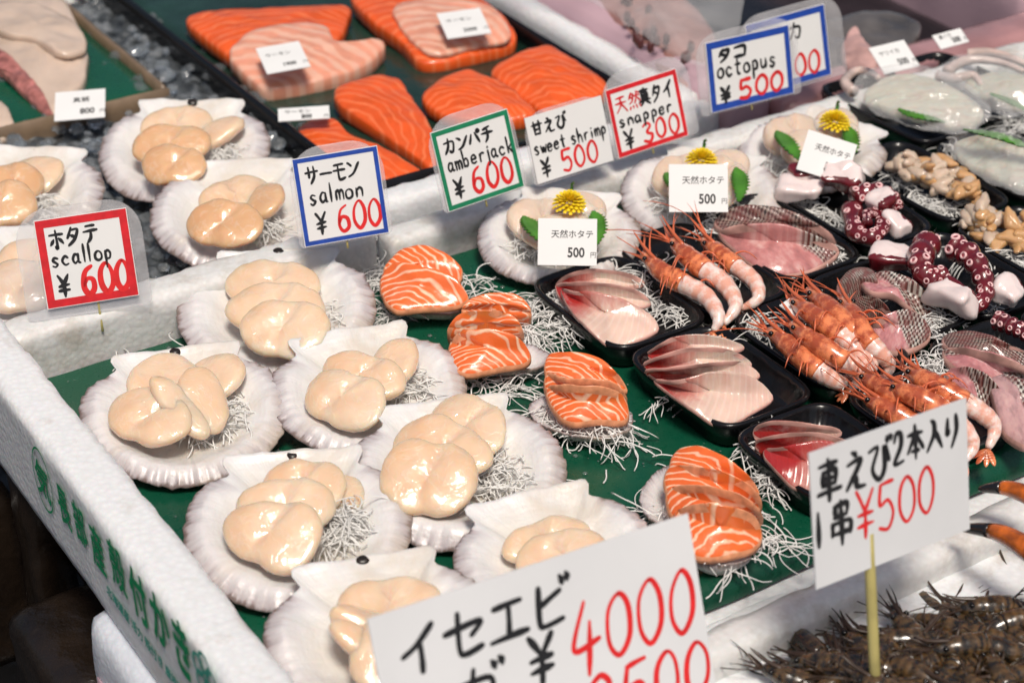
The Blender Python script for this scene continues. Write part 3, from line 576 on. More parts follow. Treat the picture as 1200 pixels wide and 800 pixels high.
# ------------------------------------------------------------------ green print on the side of the lettered box
SIDE = (P(-.3094, 0, 0), -AV, AZ, -AU)      # reading direction runs towards the front
def side_px(x, y):                          # where a sight line meets the side wall: (along, up)
    d = CF*FPX+CR*(x-600)+CU*(400-y); q = CAM+d*(((P(-.3094, 0, 0)-CAM)@AU)/(d@AU)); return q@(-AV), q[2]
BOX = t_box = [o for o in bpy.data.objects if o.name == 'polystyrene_box'][0]
chars = [('長', 76, 592, .027), ('部', 95, 613, .027), ('産', 116, 642, .029), ('殻', 139, 664, .030), ('付', 164, 697, .033), ('か', 189, 726, .035), ('き', 215, 758, .037)]
for i, (ch, x, y, s) in enumerate(chars):
    a, z = side_px(x, y)
    font_text('lettering', ch, SIDE, a-s*.34, z-s*.42, s*1.04, MT['print_green'], BOX, bold=.0, sx=.66, shear=-.12, lift=.0007, smear=.0006*(1.5 if i > 3 else 1))
a, z = side_px(51, 562)
mb = MB()
n = 40
V = [SIDE[0]+SIDE[1]*(a+0.0150*k*math.cos(q*2*math.pi/n))+SIDE[2]*(z+0.0215*k*math.sin(q*2*math.pi/n))+SIDE[3]*.0006 for k in (1, .93) for q in range(n)]
mb.add(V, [(q, (q+1) % n, n+(q+1) % n, n+q) for q in range(n)]); mb.build('emblem_ring', MT['print_green'], BOX, smooth=False)
font_text('emblem', '気', SIDE, a-.0115, z-.0105, .026, MT['print_green'], BOX, bold=.0, sx=.88, lift=.0007, smear=.0005)
a, z = side_px(126, 688)
font_text('small_print', '北海道産 活力 殻付き 産地直送 宮城漁業', SIDE, a, z-.003, .0078, MT['print_teal'], BOX, lift=.0007, smear=.00025)
a, z = side_px(241, 786)
mb = MB()
for k in range(5):
    an = k*2*math.pi/5+math.pi/2; c = (a+.008*math.cos(an), z-.003+.008*math.sin(an))
    V = [SIDE[0]+SIDE[1]*(c[0]+.0068*e*math.cos(q*math.pi/8))+SIDE[2]*(c[1]+.0068*e*math.sin(q*math.pi/8))+SIDE[3]*(.0006+.00004*k) for e in (1, .68) for q in range(16)]
    mb.add(V, [(q, (q+1) % 16, 16+(q+1) % 16, 16+q) for q in range(16)])
mb.build('blossom_print', MT['print_teal'], BOX, smooth=False)

# ------------------------------------------------------------------ shredded daikon
def shreds(name, label, spots, n, ln=.024, sp=.016, rad=.00043, seed=0, up=.010, group='shredded daikon under the seafood'):
    """spots: (px, py, h, radius m)"""
    r = rng(seed+77); mb = MB(); n = int(n*1.5)
    for k in range(n):
        x, y, h, R_ = r.choice(spots); c = W(x, y, h)
        a = r.uniform(0, 6.283); q = R_*math.sqrt(r.random()); p = c+np.array([q*math.cos(a), q*math.sin(a), r.uniform(-.003, up*.4)])
        d = r.uniform(0, 6.283); cur = r.uniform(-2.6, 2.6); el = r.uniform(-.5, .6); L = ln*r.uniform(.45, 1.25); pts = []
        for i in range(9):
            pts.append(p.copy()); st = L/8; d += cur/8+r.uniform(-.18, .18); el -= .11
            p = p+np.array([math.cos(d)*math.cos(el), math.sin(d)*math.cos(el), math.sin(el)])*st
            p[2] = max(p[2], .0015)
        V, F, uv = tube(np.array(pts), rad*r.uniform(.75, 1.25), 4); mb.add(V, F, uv)
    o = mb.build(name, MT['daikon']); return tag(o, label, 'shredded radish', group, 'stuff')

# ------------------------------------------------------------------ scallop shells
def shell(px, py, R, rot, label, tilt=12, z=.004, seed=0, group='scallop shells on the stall', lig=True, deep=1.0):
    p, X, Y = img_axes(px, py, z+.01, rot)
    c, s = math.cos(math.radians(tilt)), math.sin(math.radians(tilt)); Y2 = Y*c+AZ*s; Z2 = AZ*c-Y*s
    r = rng(seed+900); nth, nr = 150, 26; V = []; U = []
    e1, e2 = r.uniform(.88, 1.05), r.uniform(.88, 1.05)
    def outline(th):                                     # th from the hinge direction
        t_ = abs((th+math.pi) % (2*math.pi)-math.pi); deg = math.degrees(t_)
        hinge = .90/max(.2, math.cos(t_)) if deg < 36 else 9
        cor = 34+2*(e1 if th > 0 else e2)
        if deg < cor: return min(hinge, 1.09)
        f = min(1, (deg-cor)/5); notch = 1.07-(.18*f)
        g = min(1, max(0, (deg-cor-6)/24)); g = g*g*(3-2*g)
        return notch+(1.0-notch)*g if deg > cor+5 else 1.07+(notch-1.07)*f
    NR = 46
    for j in range(nr+6):
        for i in range(nth):
            th = -math.pi+2*math.pi*i/nth; o_ = outline(th); adeg = abs(math.degrees(th))
            front = min(1, max(0, (adeg-38)/30))
            rib = math.cos(th*NR/1.0); rag = .020*nz((math.cos(th)*3, math.sin(th)*3, 0), 2.2, seed)+.006*nz((math.cos(th)*9, math.sin(th)*9, 0), 2, seed)
            if j < nr:
                k = j/(nr-1); k = k**.8
            else: k = [1.006, 1.0, .985, .93, .75, .45][j-nr]
            rr = R*k*(o_+(rag+.0045*rib*front)*(k > .5)*(k))
            # bowl, raised rounded lip, rim
            lip = math.exp(-((k-.80)/.19)**2)*.0060*front*deep*(1+.35*nz((math.cos(th)*2, math.sin(th)*2, 0), 1, seed+8)); dish = .0020*k*k*4
            zz = dish+lip+.00072*rib*(.7+1.2*nz((math.cos(th)*2, math.sin(th)*2, k), 1.6, seed+4))*front*max(0, k-.66)*4-.010*max(0, k-.84)*front*2.2
            zz += .0028*nz((rr*math.cos(th), rr*math.sin(th), 0), 42, seed)+.0007*nz((rr*math.cos(th), rr*math.sin(th), 0), 160, seed)
            if j >= nr: zz -= [.0008, .0016, .0020, .0022, .002, .002][j-nr]+(.0065*(1-k)*1.2 if k < .98 else 0)
            V.append(p+X*(rr*math.sin(th))+Y2*(rr*math.cos(th))+Z2*(zz-.002)); U.append((i/nth, k if front > .3 else k*.75))
    F = gridF(nth, nr+6, True, True)
    V = np.array(V); lo = V[:, 2].min()
    if lo < .0012: V[:, 2] += .0012-lo
    o = mesh_obj('scallop_shell', V, F, MT['shell'], None, U); tag(o, label, 'shell', group)
    if lig:
        hp = p+Y2*(R*.875)+Z2*.0038
        if lo < .0012: hp = hp+AZ*(.0012-lo)
        V, F, uv = slab_from([hp+X*(R*.062*math.cos(q*math.pi/6)*(1+.2*r.random()))+Y2*(R*.062*math.sin(q*math.pi/6))+AZ*.0012 for q in range(12)], .005, .0004, 3, .3, .0006, seed)
        mesh_obj('hinge_ligament', V, F, MT['ligament'], o, uv)
    return o, (p, X, Y2, Z2)
def meat(px, py, h, a, b, ang, label, lobes=2, thick=.0108, tilt=26, mat='scallop', seed=0, group='scallop pieces'):
    """plump scallop piece; two lobes when it has been cut and folded open"""
    p, X, Y = img_axes(px, py, h, ang); c, s = math.cos(math.radians(tilt)), math.sin(math.radians(tilt)); Y2 = Y*c+AZ*s; Z2 = AZ*c-Y*s
    r = rng(seed+300); nt_, nf = 48, 22; V = []; e = r.uniform(-.12, .12); asym = r.uniform(-.18, .18)
    for j in range(nf):
        f = -math.pi/2+math.pi*j/(nf-1); cr = abs(math.cos(f))**.62; sz = math.copysign(abs(math.sin(f))**.85, f)
        for i in range(nt_):
            th = 2*math.pi*i/nt_; cx, sy = math.cos(th), math.sin(th)
            cx_ = math.copysign(abs(cx)**.9, cx)
            pinch = 1-(.11 if lobes == 2 else 0)*math.exp(-((cx_-e)/.22)**2)*abs(sy)
            x = 1.12*a*cr*cx_; y = 1.17*b*cr*sy*pinch*(1+asym*cx_)
            z = thick*.5*sz
            if lobes == 2: z -= thick*(.20+.10*y/b)*math.exp(-((x/a-e-.22*y/b)/.13)**2)*max(0, sz)
            q = (x+seed*.03, y, z); d = 1+.12*nz(q, 38, seed)+.03*nz(q, 170, seed+1)
            V.append(p+X*(x*d)+Y2*(y*d)+Z2*(z*d+.0014*nz(q, 80, seed+2)))
    F = gridF(nt_, nf, True)
    return tag(mesh_obj('scallop_piece', V, F, MT[mat]), label, 'scallop', group)

SH = []
def plate(px, py, R, rot, where, pieces, tilt=12, seed=0, z=.004, dk=None, lig=True, adj='white', mat='scallop', ndk=90):
    o, fr = shell(px, py, R, rot, f'{adj} scallop shell {where}', tilt, z, seed, lig=lig)
    names = {}
    for i, (x, y, h, a, b, ang, lob, pos) in enumerate(pieces):
        meat(x, y, h+z-.0035, a, b, ang, f'{pos} scallop piece in the shell {where}', lob, seed=seed*11+i, mat=mat if i % 3 else 'scallop', tilt=22+3*(i % 3), group='scallop pieces heaped in the shells')
    if dk: shreds('daikon_shreds', f'shredded white radish in the scallop shell {where}', dk, ndk, .020, .01, seed=seed)
    return o
plate(325, 368, .0625, 2, 'at the back against the box rim', [(320, 334, .026, .0265, .017, 2, 2, 'rear'), (324, 361, .029, .028, .018, 0, 2, 'middle'), (332, 386, .029, .0255, .0185, -3, 2, 'front two lobed')], 13, 1, dk=[(385, 380, .018, .012), (375, 360, .018, .01)], ndk=60)
plate(216, 488, .0605, 7, 'farthest left inside the lettered box', [(246, 447, .024, .0165, .019, -35, 1, 'rear right'), (192, 447, .027, .021, .015, 25, 1, 'rear left'), (237, 470, .030, .013, .019, 12, 1, 'middle right'), (178, 489, .028, .0245, .0165, -20, 2, 'front left two lobed'), (211, 478, .031, .0085, .021, 28, 1, 'slender central')], 11, 2, dk=[(265, 487, .018, .012), (240, 505, .015, .011), (280, 470, .016, .008)])
plate(432, 462, .0585, 10, 'next left of the middle salmon portion', [(457, 433, .025, .0135, .021, -20, 1, 'rear right'), (423, 441, .028, .024, .0145, -12, 2, 'middle two lobed'), (403, 468, .028, .0245, .0165, -22, 2, 'front two lobed')], 12, 3, dk=[(485, 445, .017, .012), (500, 462, .012, .014), (470, 462, .013, .012)], ndk=110)
plate(537, 556, .0605, 7, 'at the centre of the scallop group', [(546, 503, .027, .0235, .019, -24, 2, 'rear'), (520, 527, .030, .0255, .017, -14, 2, 'middle'), (502, 560, .029, .0245, .0205, -4, 2, 'front two lobed')], 11, 4, dk=[(578, 545, .018, .012), (590, 560, .015, .013), (560, 572, .014, .008)], adj='lavender rimmed', ndk=120)
plate(350, 620, .0610, 5, 'with radish nearest the left wall', [(357, 570, .027, .0215, .0155, -8, 2, 'rear'), (336, 595, .030, .0235, .016, 5, 2, 'middle'), (319, 626, .029, .0245, .0175, -14, 2, 'front two lobed'), (405, 580, .020, .0115, .011, 30, 1, 'flat right hand')], 11, 5, dk=[(398, 612, .020, .010), (408, 600, .022, .009), (388, 628, .016, .010)], ndk=130)
plate(655, 662, .0555, 14, 'half covered by the big 4000 yen card', [(640, 634, .024, .0225, .0115, 16, 2, 'rear'), (660, 655, .026, .023, .015, 10, 2, 'front hidden')], 11, 6)
plate(450, 752, .0595, 10, 'left of the 4000 yen card', [(457, 708, .026, .0245, .0135, 12, 2, 'rear'), (436, 745, .028, .0145, .021, 75, 2, 'left hand'), (462, 765, .028, .02, .018, 0, 2, 'front')], 11, 7)
plate(217, 180, .0625, 0, 'on the ice beside the green fillet tray', [(207, 148, .028, .024, .017, 8, 2, 'rear'), (200, 170, .032, .0255, .017, 0, 2, 'middle'), (206, 194, .031, .0225, .0155, -8, 2, 'front'), (252, 158, .026, .014, .019, -50, 1, 'right hand')], 14, 8, z=.006, dk=[(256, 178, .022, .012)], mat='scallop_warm')
plate(280, 254, .0605, 2, 'left of the salmon price sign', [(276, 232, .028, .0235, .0155, 15, 2, 'rear'), (306, 238, .027, .017, .016, -60, 1, 'right hand'), (262, 263, .031, .0245, .0165, -12, 2, 'front')], 14, 9, z=.006, dk=[(305, 262, .02, .014)], mat='scallop_warm')
plate(22, 236, .0600, -2, 'at the left edge on ice', [(42, 205, .026, .0185, .015, -20, 1, 'right hand'), (16, 215, .03, .019, .017, 12, 2, 'rear'), (2, 240, .03, .021, .017, 10, 2, 'front')], 13, 10, z=.006, dk=[(45, 240, .022, .012), (25, 258, .02, .014)], mat='scallop_warm')
plate(45, 335, .0600, 0, 'directly behind the red framed scallop sign', [(40, 305, .028, .0235, .016, 5, 2, 'rear'), (30, 335, .03, .0235, .018, 0, 2, 'front')], 12, 11, z=.004, mat='scallop_pale')

# shells dressed with leaf, flower and card
def flower(px, py, h, rad, label, seed):
    p = W(px, py, h); t = empty('chrysanthemum', p, label, 'flower', 'yellow chrysanthemums on the garnished shells'); r = rng(seed)
    for k in range(96):
        f = (k+.5)/96; phi = k*2.39996; el = math.pi/2*(1-f**.62*1.15); L = rad*(.88+.12*f)
        d = np.array([math.cos(phi)*math.cos(el), math.sin(phi)*math.cos(el), math.sin(el)*.9]); s = np.array([-math.sin(phi), math.cos(phi), 0]); up = np.cross(d, s)*-1
        V = []
        for q, wd in ((.25, .04), (.6, .10), (.9, .11), (1.0, .05)):
            c = p+d*L*q-up*0+AZ*(.12*rad*math.sin(q*3)); V += [c-s*wd*rad, c+AZ*(.03*rad), c+s*wd*rad]
        F = [(3*i+j, 3*i+j+1, 3*i+j+4, 3*i+j+3) for i in range(3) for j in range(2)]
        mesh_obj('petal', V, F, MT['petal'], t)
def leaf(pts, label, seed=0, group='green shiso leaves'):
    """outline traced as a spine plus half width; toothed margin"""
    W3 = crom([W(x, y, h) for x, y, h, w_ in pts], 26); wd = crom([[q[3]] for q in pts], 26)[:, 0]; V = []
    T = np.gradient(W3, axis=0); T /= np.linalg.norm(T, axis=1)[:, None]; S = np.cross(T, AZ); S /= np.linalg.norm(S, axis=1)[:, None]
    for i in range(26):
        tooth = .72+.55*(i % 2)
        for k in (-1, -.5, 0, .5, 1):
            V.append(W3[i]+S[i]*(.72*wd[i]*k*(tooth if abs(k) == 1 else 1))+AZ*(.0035*abs(k)**1.5*wd[i]/.01+.0004*nz(W3[i], 200, k)))
    V2 = [q-AZ*.0004 for q in V]; F = gridF(5, 26); m = len(V)
    F = F+[tuple(x+m for x in f[::-1]) for f in F]
    return tag(mesh_obj('shiso_leaf', np.array(V+V2), F, MT['leaf']), label, 'leaf', group)
def small_card(label, corners, base, n, top, price, seed=0, shear=0, sz=(.145, .20), curl=0, name='price_card', yen='円', tp=(.22, .60), pp=(.50, .18)):
    O, X, Y, N, w, h = card_frame(corners, base, n); fr = (O, X, Y, N); t = empty(name, np.array(base), label, 'price card', 'small printed price cards')
    V, F = box_on(fr, 0, w, 0, h, -.0006, 0); mesh_obj('card', V, F, MT['card'], t, smooth=False)
    if top: font_text('lettering', top, fr, w*tp[0], h*tp[1], w*sz[0], MT['ink'], t, bold=.00003)
    if price: font_text('lettering', price, fr, w*pp[0], h*pp[1], w*sz[1]*1.15, MT['ink'], t, bold=.00022, sx=.85)
    if yen: font_text('lettering', yen, fr, w*.885, h*pp[1], w*sz[0]*.75, MT['ink'], t)
    return t
gp = [(655, 283, .0555, -6, 'with a yellow flower near the salmon', 12, (667, 237), [(628, 255), (699, 257), (633, 311), (700, 311)], [(640, 250), (690, 240)]),
      (822, 232, .0575, -8, 'with a yellow flower behind the orange shrimps', 13, (822, 187), [(783, 193), (853, 192), (785, 248), (853, 249)], [(790, 212), (845, 200)]),
      (952, 183, .0545, -20, 'with a yellow flower below the squid tray', 14, (978, 142), [(951, 150), (1009, 174), (930, 200), (986, 212)], [(935, 155), (1000, 160)])]
for px, py, R_, rot, where, sd_, fl, cc, lf in gp:
    shell(px, py, R_, rot, f'garnished scallop shell {where}', 10, .003, sd_, lig=False)
    for i, (dx, dy, a, b, ang, pos) in enumerate([(-22, -24, .021, .0165, 10, 'left'), (20, -22, .020, .016, -25, 'right'), (2, -8, .022, .014, 0, 'front'), (28, -36, .016, .013, -20, 'rear right')]):
        meat(px+dx, py+dy, .028, a, b, ang, f'{pos} scallop piece in the garnished shell {where}', 2 if i < 2 else 1, thick=.013, mat='scallop_pale', seed=sd_*9+i, group='scallop pieces in the garnished shells')
    flower(fl[0], fl[1]+3, .043, .0120, f'small yellow chrysanthemum on the garnished shell {where[21:]}', sd_)
    leaf([(px-14, py+6, .036, .002), (px-26, py-8, .038, .008), (px-36, py-20, .038, .007), (px-42, py-30, .038, .001)], f'left green shiso leaf in the garnished shell {where[21:]}', sd_)
    leaf([(px+44, py+4, .034, .002), (px+46, py-10, .036, .007), (px+44, py-24, .038, .007), (px+40, py-36, .040, .001)], f'right green shiso leaf in the garnished shell {where[21:]}', sd_+1)
    leaf([(fl[0]+2, fl[1]-10, .036, .001), (fl[0]+4, fl[1]-20, .042, .002), (fl[0]+5, fl[1]-24, .046, .0005)], f'tiny green leaf tip behind the flower on the shell {where[21:]}', sd_+2)
    shreds('daikon_shreds', f'shredded white radish in the garnished shell {where[21:]}', [(px-30, py+5, .018, .014), (px+20, py+10, .016, .016)], 90, .02, seed=sd_)
    bx = sum(c[0] for c in cc[2:])/2; by = sum(c[1] for c in cc[2:])/2
    small_card(f'white printed 500 yen card leaning in the garnished shell {where[21:]}', cc, W(bx, by, .036), normal(35, 32), '天然ホタテ', '500', sd_)

# ------------------------------------------------------------------ salmon portions
def mini_shell(px, py, R_, rot, label, seed, flat=.7):
    p, X, Y = img_axes(px, py, .006, rot); V = []; U = []; nth = 90; nr = 14
    for j in range(nr+4):
        for i in range(nth):
            th = 2*math.pi*i/nth; k = j/(nr-1) if j < nr else [1.0, .96, .8, .4][j-nr]
            rr = R_*k*(1+.05*math.cos(2*th)+.03*nz((math.cos(th)*2, math.sin(th)*2, 0), 2, seed)+.012*math.cos(th*30)*k)
            z = .010*k*k+.0016*nz((rr*math.cos(th), rr*math.sin(th), 0), 70, seed)
            if j >= nr: z -= [.0015, .003, .003, .003][j-nr]
            V.append(p+X*rr*math.cos(th)+Y*(rr*flat*math.sin(th))+AZ*z); U.append((i/nth, k))
    V = np.array(V); V[:, 2] += .0012-V[:, 2].min()
    return tag(mesh_obj('scallop_shell', V, gridF(nth, nr+4, True), MT['shell'], None, U), label, 'shell', 'scallop shells under the salmon')
def slices(name, outlines, where, mats, cat, group, thick=.0045, bulge=.004, seed=0, angs=None, order=('rear', 'second', 'third', 'front')):
    if cat == 'amberjack slice':
        gx = sum(q[0] for ol in outlines for q in ol)/sum(len(ol) for ol in outlines); gy = sum(q[1] for ol in outlines for q in ol)/sum(len(ol) for ol in outlines)
        outlines = [[(gx+(x-gx)*.97+3, gy+(y-gy)*.96-5, h) for x, y, h in ol] for ol in outlines]
    for i, ol in enumerate(outlines):
        if i < len(outlines)-1:
            yc = sum(q[1] for q in ol)/len(ol); ym = max(q[1] for q in ol); ol = [(x, y, h-.010*min(1, max(0, (y-yc)/(ym-yc)*1.3))) for x, y, h in ol]
        cx = sum(q[0] for q in ol)/len(ol); cy = sum(q[1] for q in ol)/len(ol)
        ang = 0
        if angs is not None:
            _, X, _ = img_axes(cx, cy, .02, angs[i] if isinstance(angs, (list, tuple)) else angs); ang = math.atan2(X[1], X[0])
        V, F, uv = pad(ol, thick, bulge, 44, 7, .3, .0006, seed+i, ang)
        lab = order[i] if len(outlines) > 2 or len(outlines) == len(order) else ('rear' if i == 0 else 'front')
        if i == len(outlines)-1 and len(outlines) > 1: lab = 'front'
        m = mats[i % len(mats)]
        mi = [1 if k < 44*3 else 0 for k in range(len(F))]
        tag(mesh_obj(name, V, F, [m, MT['cut_edge' if 'salmon' in name else 'fish_edge']], None, uv, True, mi), f'{lab} {where}', cat, group)
S = MT['salmon']
def q_(pts, h): return [(x, y, h) if len(p_) == 2 else p_ for p_ in pts for x, y in [p_[:2]]]
# A, back left: two slices on a shell
mini_shell(500, 362, .0275, -6, 'small white shell under the salmon portion closest to the back rim', 31, .62)
shreds('daikon_shreds', 'shredded white radish spilling from the salmon portion closest to the back rim', [(445, 335, .008, .014), (545, 335, .010, .014), (452, 370, .006, .010), (440, 320, .006, .008)], 110, .026, seed=31)
slices('salmon_slice', [[(450, 312, .026), (470, 291, .03), (500, 286, .032), (528, 298, .03), (543, 316, .026), (530, 332, .026), (490, 330, .028), (458, 330, .026)],
                        [(446, 322, .026), (463, 306, .035), (500, 312, .038), (530, 322, .036), (549, 345, .026), (536, 357, .021), (495, 360, .021), (463, 362, .021), (447, 345, .022)]],
       'orange salmon slice of the portion closest to the back rim', [S[0], S[1]], 'salmon slice', 'salmon slices on shells', .0055, .0022, 1, (-10, -12))
# B, middle: three slices
mini_shell(588, 428, .0285, -3, 'pale greenish shell under the middle salmon portion', 32, .6)
shreds('daikon_shreds', 'shredded white radish behind the middle salmon portion', [(622, 382, .010, .013), (632, 360, .008, .012), (612, 395, .010, .010), (560, 440, .006, .012), (605, 452, .004, .012), (625, 400, .006, .012)], 170, .024, seed=32)
slices('salmon_slice', [[(541, 358, .028), (558, 345, .031), (590, 341, .033), (612, 347, .03), (623, 362, .027), (618, 376, .022), (590, 374, .026), (550, 372, .026)],
                        [(525, 382, .026), (540, 366, .034), (575, 362, .037), (600, 368, .034), (612, 382, .028), (610, 396, .023), (570, 397, .026), (530, 400, .022)],
                        [(526, 402, .026), (540, 388, .037), (575, 384, .041), (605, 392, .037), (622, 412, .026), (617, 424, .021), (585, 430, .021), (545, 437, .020), (528, 422, .022)]],
       'orange salmon slice of the middle portion with a swirl of white fat', [S[0], S[1], S[1]], 'salmon slice', 'salmon slices on shells', .0055, .0022, 5, (0, -3, -5))
# C, right middle
mini_shell(680, 498, .0300, -12, 'rough pink shell under the salmon portion left of the black trays', 33, .75)
slices('salmon_slice', [[(640, 416, .026), (662, 410, .031), (700, 416, .032), (722, 434, .028), (735, 456, .025), (700, 448, .03), (645, 446, .027)],
                        [(639, 436, .029), (665, 441, .036), (700, 443, .037), (726, 450, .032), (734, 470, .024), (700, 474, .03), (645, 464, .027)],
                        [(640, 452, .029), (665, 449, .040), (700, 451, .041), (728, 458, .034), (737, 478, .023), (731, 492, .019), (700, 491, .021), (668, 494, .020), (648, 478, .023)]],
       'orange salmon slice of the portion left of the black trays', [S[0], S[0], S[1]], 'salmon slice', 'salmon slices on shells', .0055, .0022, 9, (-8, -8, -6))
shreds('daikon_shreds', 'shredded white radish fringing the salmon portion left of the black trays', [(690, 500, .012, .016), (712, 505, .010, .014), (665, 492, .010, .012), (645, 475, .010, .008), (645, 488, .008, .008), (725, 498, .010, .008)], 150, .022, seed=33)
# D, front
mini_shell(800, 590, .0300, 60, 'white shell left of the foremost salmon portion', 34, .8)
slices('salmon_slice', [[(790, 528, .028), (812, 520, .033), (850, 534, .034), (878, 556, .030), (889, 578, .026), (850, 572, .032), (788, 555, .029)],
                        [(783, 546, .030), (820, 545, .038), (856, 554, .038), (885, 572, .032), (892, 592, .026), (850, 592, .033), (785, 580, .027)],
                        [(782, 572, .030), (820, 566, .041), (856, 574, .041), (885, 588, .035), (893, 608, .026), (850, 612, .034), (790, 604, .028)],
                        [(790, 598, .030), (822, 588, .044), (858, 592, .044), (884, 602, .037), (894, 624, .024), (882, 642, .020), (850, 650, .020), (815, 650, .020), (797, 630, .024)]],
       'orange salmon slice of the foremost portion beside the 4000 yen card', [S[0], S[0], S[1], S[2]], 'salmon slice', 'salmon slices on shells', .0055, .0022, 14, (-8, -8, -8, -6))
mini_shell(840, 660, .0175, 0, 'small yellowish shell edge under the foremost salmon portion', 35, .6)
shreds('daikon_shreds', 'shredded white radish around the foremost salmon portion', [(895, 600, .006, .010), (893, 630, .006, .012), (860, 655, .008, .012), (835, 655, .012, .010), (775, 600, .010, .008), (920, 635, .002, .008)], 60, .028, seed=34)
shreds('daikon_shreds', 'stray radish threads lying loose on the green sheet', [(745, 530, .001, .02), (695, 560, .001, .012), (730, 525, .001, .015), (745, 600, .001, .01), (150, 425, .001, .02), (500, 640, .001, .02), (560, 470, .001, .03), (640, 440, .001, .02), (210, 405, .004, .008)], 26, .026, seed=35)

# ------------------------------------------------------------------ black trays
def tray(a0, a1, b0, b1, label, z=.002, hgt=.017, group='black plastic trays on the green sheet'):
    a0 -= .004; a1 += .001
    ca, cb = (a0+a1)/2, (b0+b1)/2; ha, hb = (a1-a0)/2, (b1-b0)/2; n = 64; V = []
    prof = [(-.004, .0005), (-.0005, hgt-.003), (.0, hgt), (-.0018, hgt+.0008), (-.0035, hgt-.0002), (-.0045, hgt-.003), (-.0085, .004), (-.012, .0025), (-.02, .0022), (-.028, .0026)]
    for off, zz in prof:
        for i in range(n):
            th = 2*math.pi*(i+.5)/n; e = .36
            x = math.copysign(abs(math.cos(th))**e, math.cos(th)); y = math.copysign(abs(math.sin(th))**e, math.sin(th))
            rib = .0007*math.cos(i*math.pi) if -.010 < off < -.004 else 0
            V.append(P(ca+x*(ha+off+rib), cb+y*(hb+off+rib), z+zz))
    F = gridF(n, len(prof), True); m = len(prof)
    F += [tuple((m-1)*n+i for i in range(n)), tuple(range(n))[::-1]]
    o = mesh_obj('plastic_tray', V, F, MT['black']); return tag(o, label, 'tray', group)
TR = {}
for key, args in dict(
    T4=(.033, .106, -.072, .032, 'black tray of pale amberjack slices right of the salmon'), T5=(.035, .105, -.176, -.0745, 'black tray of sliced amberjack in the middle, red tips to the left'),
    T6=(.036, .105, -.258, -.1785, 'black tray of red edged slices left of the grey 500 yen card'), S1=(.108, .172, -.072, .045, 'black tray under the three orange shrimps behind the amberjack'),
    S2=(.114, .182, -.177, -.0745, 'black tray of spiky orange shrimps in the middle right'), S3=(.117, .188, -.262, -.181, 'black tray of shrimps behind the grey 500 yen card'),
    N1=(.176, .243, -.062, .052, 'black tray holding the dark skinned snapper fillet'), N2=(.186, .246, -.160, -.0645, 'black tray of folded snapper with netted skin'),
    N3=(.196, .262, -.262, -.165, 'black tray of snapper pieces at the right edge above the shrimps'), O1=(.250, .311, -.058, .062, 'black tray of octopus with a curled arm'),
    O2=(.250, .311, -.165, -.0605, 'black tray of octopus showing big suckers'), C1=(.322, .384, -.058, .062, 'black tray heaped with pale orange whelk meat'),
    C2=(.318, .384, -.165, -.061, 'black tray of whelk meat cut by the right edge of the photo'), Q1=(.392, .445, .045, .168, 'black tray of a whole white squid at the far side'),
    Q2=(.459, .525, .045, .170, 'black tray of squid with arms in the far right corner'), Q3=(.392, .458, -.07, .040, 'black tray of sliced squid with a long shiso leaf'), X1=(.466, .54, -.07, .040, 'black tray of pale shreds at the right edge'),
    O3=(.268, .330, -.275, -.170, 'black tray with dark octopus at the right edge')).items():
    TR[key] = tray(*args, z=.002)

# amberjack slices
WFm = [MT['whitefish']]
A3 = 'amberjack slice'
slices('fish_slice', [[(647, 335, .022), (668, 322, .030), (705, 318, .032), (742, 326, .026), (752, 338, .024), (700, 340, .030), (660, 345, .027)],
                      [(646, 338, .024), (665, 334, .032), (700, 334, .036), (740, 342, .030), (762, 360, .026), (730, 366, .030), (690, 362, .032), (658, 360, .026)],
                      [(652, 344, .026), (672, 345, .035), (705, 348, .038), (745, 362, .031), (772, 388, .022), (750, 404, .018), (716, 412, .017), (694, 398, .024), (668, 372, .026)]],
       'pale pink fish slice in the tray right of the salmon', WFm, A3, 'sliced amberjack', .003, .0016, 40, (-20, -25, -28))
shreds('daikon_shreds', 'shredded white radish along the left of the first amberjack tray', [(655, 365, .012, .008), (650, 350, .012, .008), (670, 385, .010, .007), (725, 325, .016, .010), (745, 330, .016, .010)], 110, .020, seed=40)
slices('fish_slice', [[(752, 418, .022), (776, 402, .031), (806, 394, .034), (850, 400, .030), (870, 412, .025), (820, 420, .031), (772, 426, .027)],
                      [(748, 430, .024), (776, 418, .033), (812, 410, .037), (856, 414, .032), (880, 432, .026), (830, 440, .033), (770, 442, .027)],
                      [(750, 438, .025), (782, 434, .035), (820, 430, .039), (866, 428, .034), (890, 444, .028), (850, 456, .033), (790, 458, .028)],
                      [(762, 450, .026), (790, 450, .037), (830, 440, .041), (875, 444, .036), (906, 470, .023), (880, 490, .019), (843, 506, .017), (808, 486, .024), (780, 466, .025)]],
       'pink fish slice with a dark red edge in the middle amberjack tray', WFm, A3, 'sliced amberjack', .003, .0016, 50, (-12, -14, -16, -20))
shreds('daikon_shreds', 'shredded white radish under the middle amberjack slices', [(870, 490, .012, .008), (780, 470, .010, .008), (840, 400, .018, .01)], 40, .016, seed=50)
slices('fish_slice', [[(878, 506, .022), (900, 496, .031), (950, 500, .032), (985, 508, .026), (960, 520, .030), (890, 520, .026)],
                      [(880, 520, .025), (910, 512, .034), (955, 510, .036), (1000, 524, .028), (960, 540, .032), (895, 538, .026)],
                      [(890, 532, .027), (920, 526, .036), (970, 520, .038), (1010, 548, .026), (975, 585, .018), (930, 578, .019), (905, 556, .024)]],
       'red edged fish slice in the tray left of the grey 500 yen card', [M_white_fish('white_fish_red', (.68, .42, .34), (.40, .03, .03), .55)], A3, 'sliced amberjack', .003, .0016, 60, (-6, -8, -14))
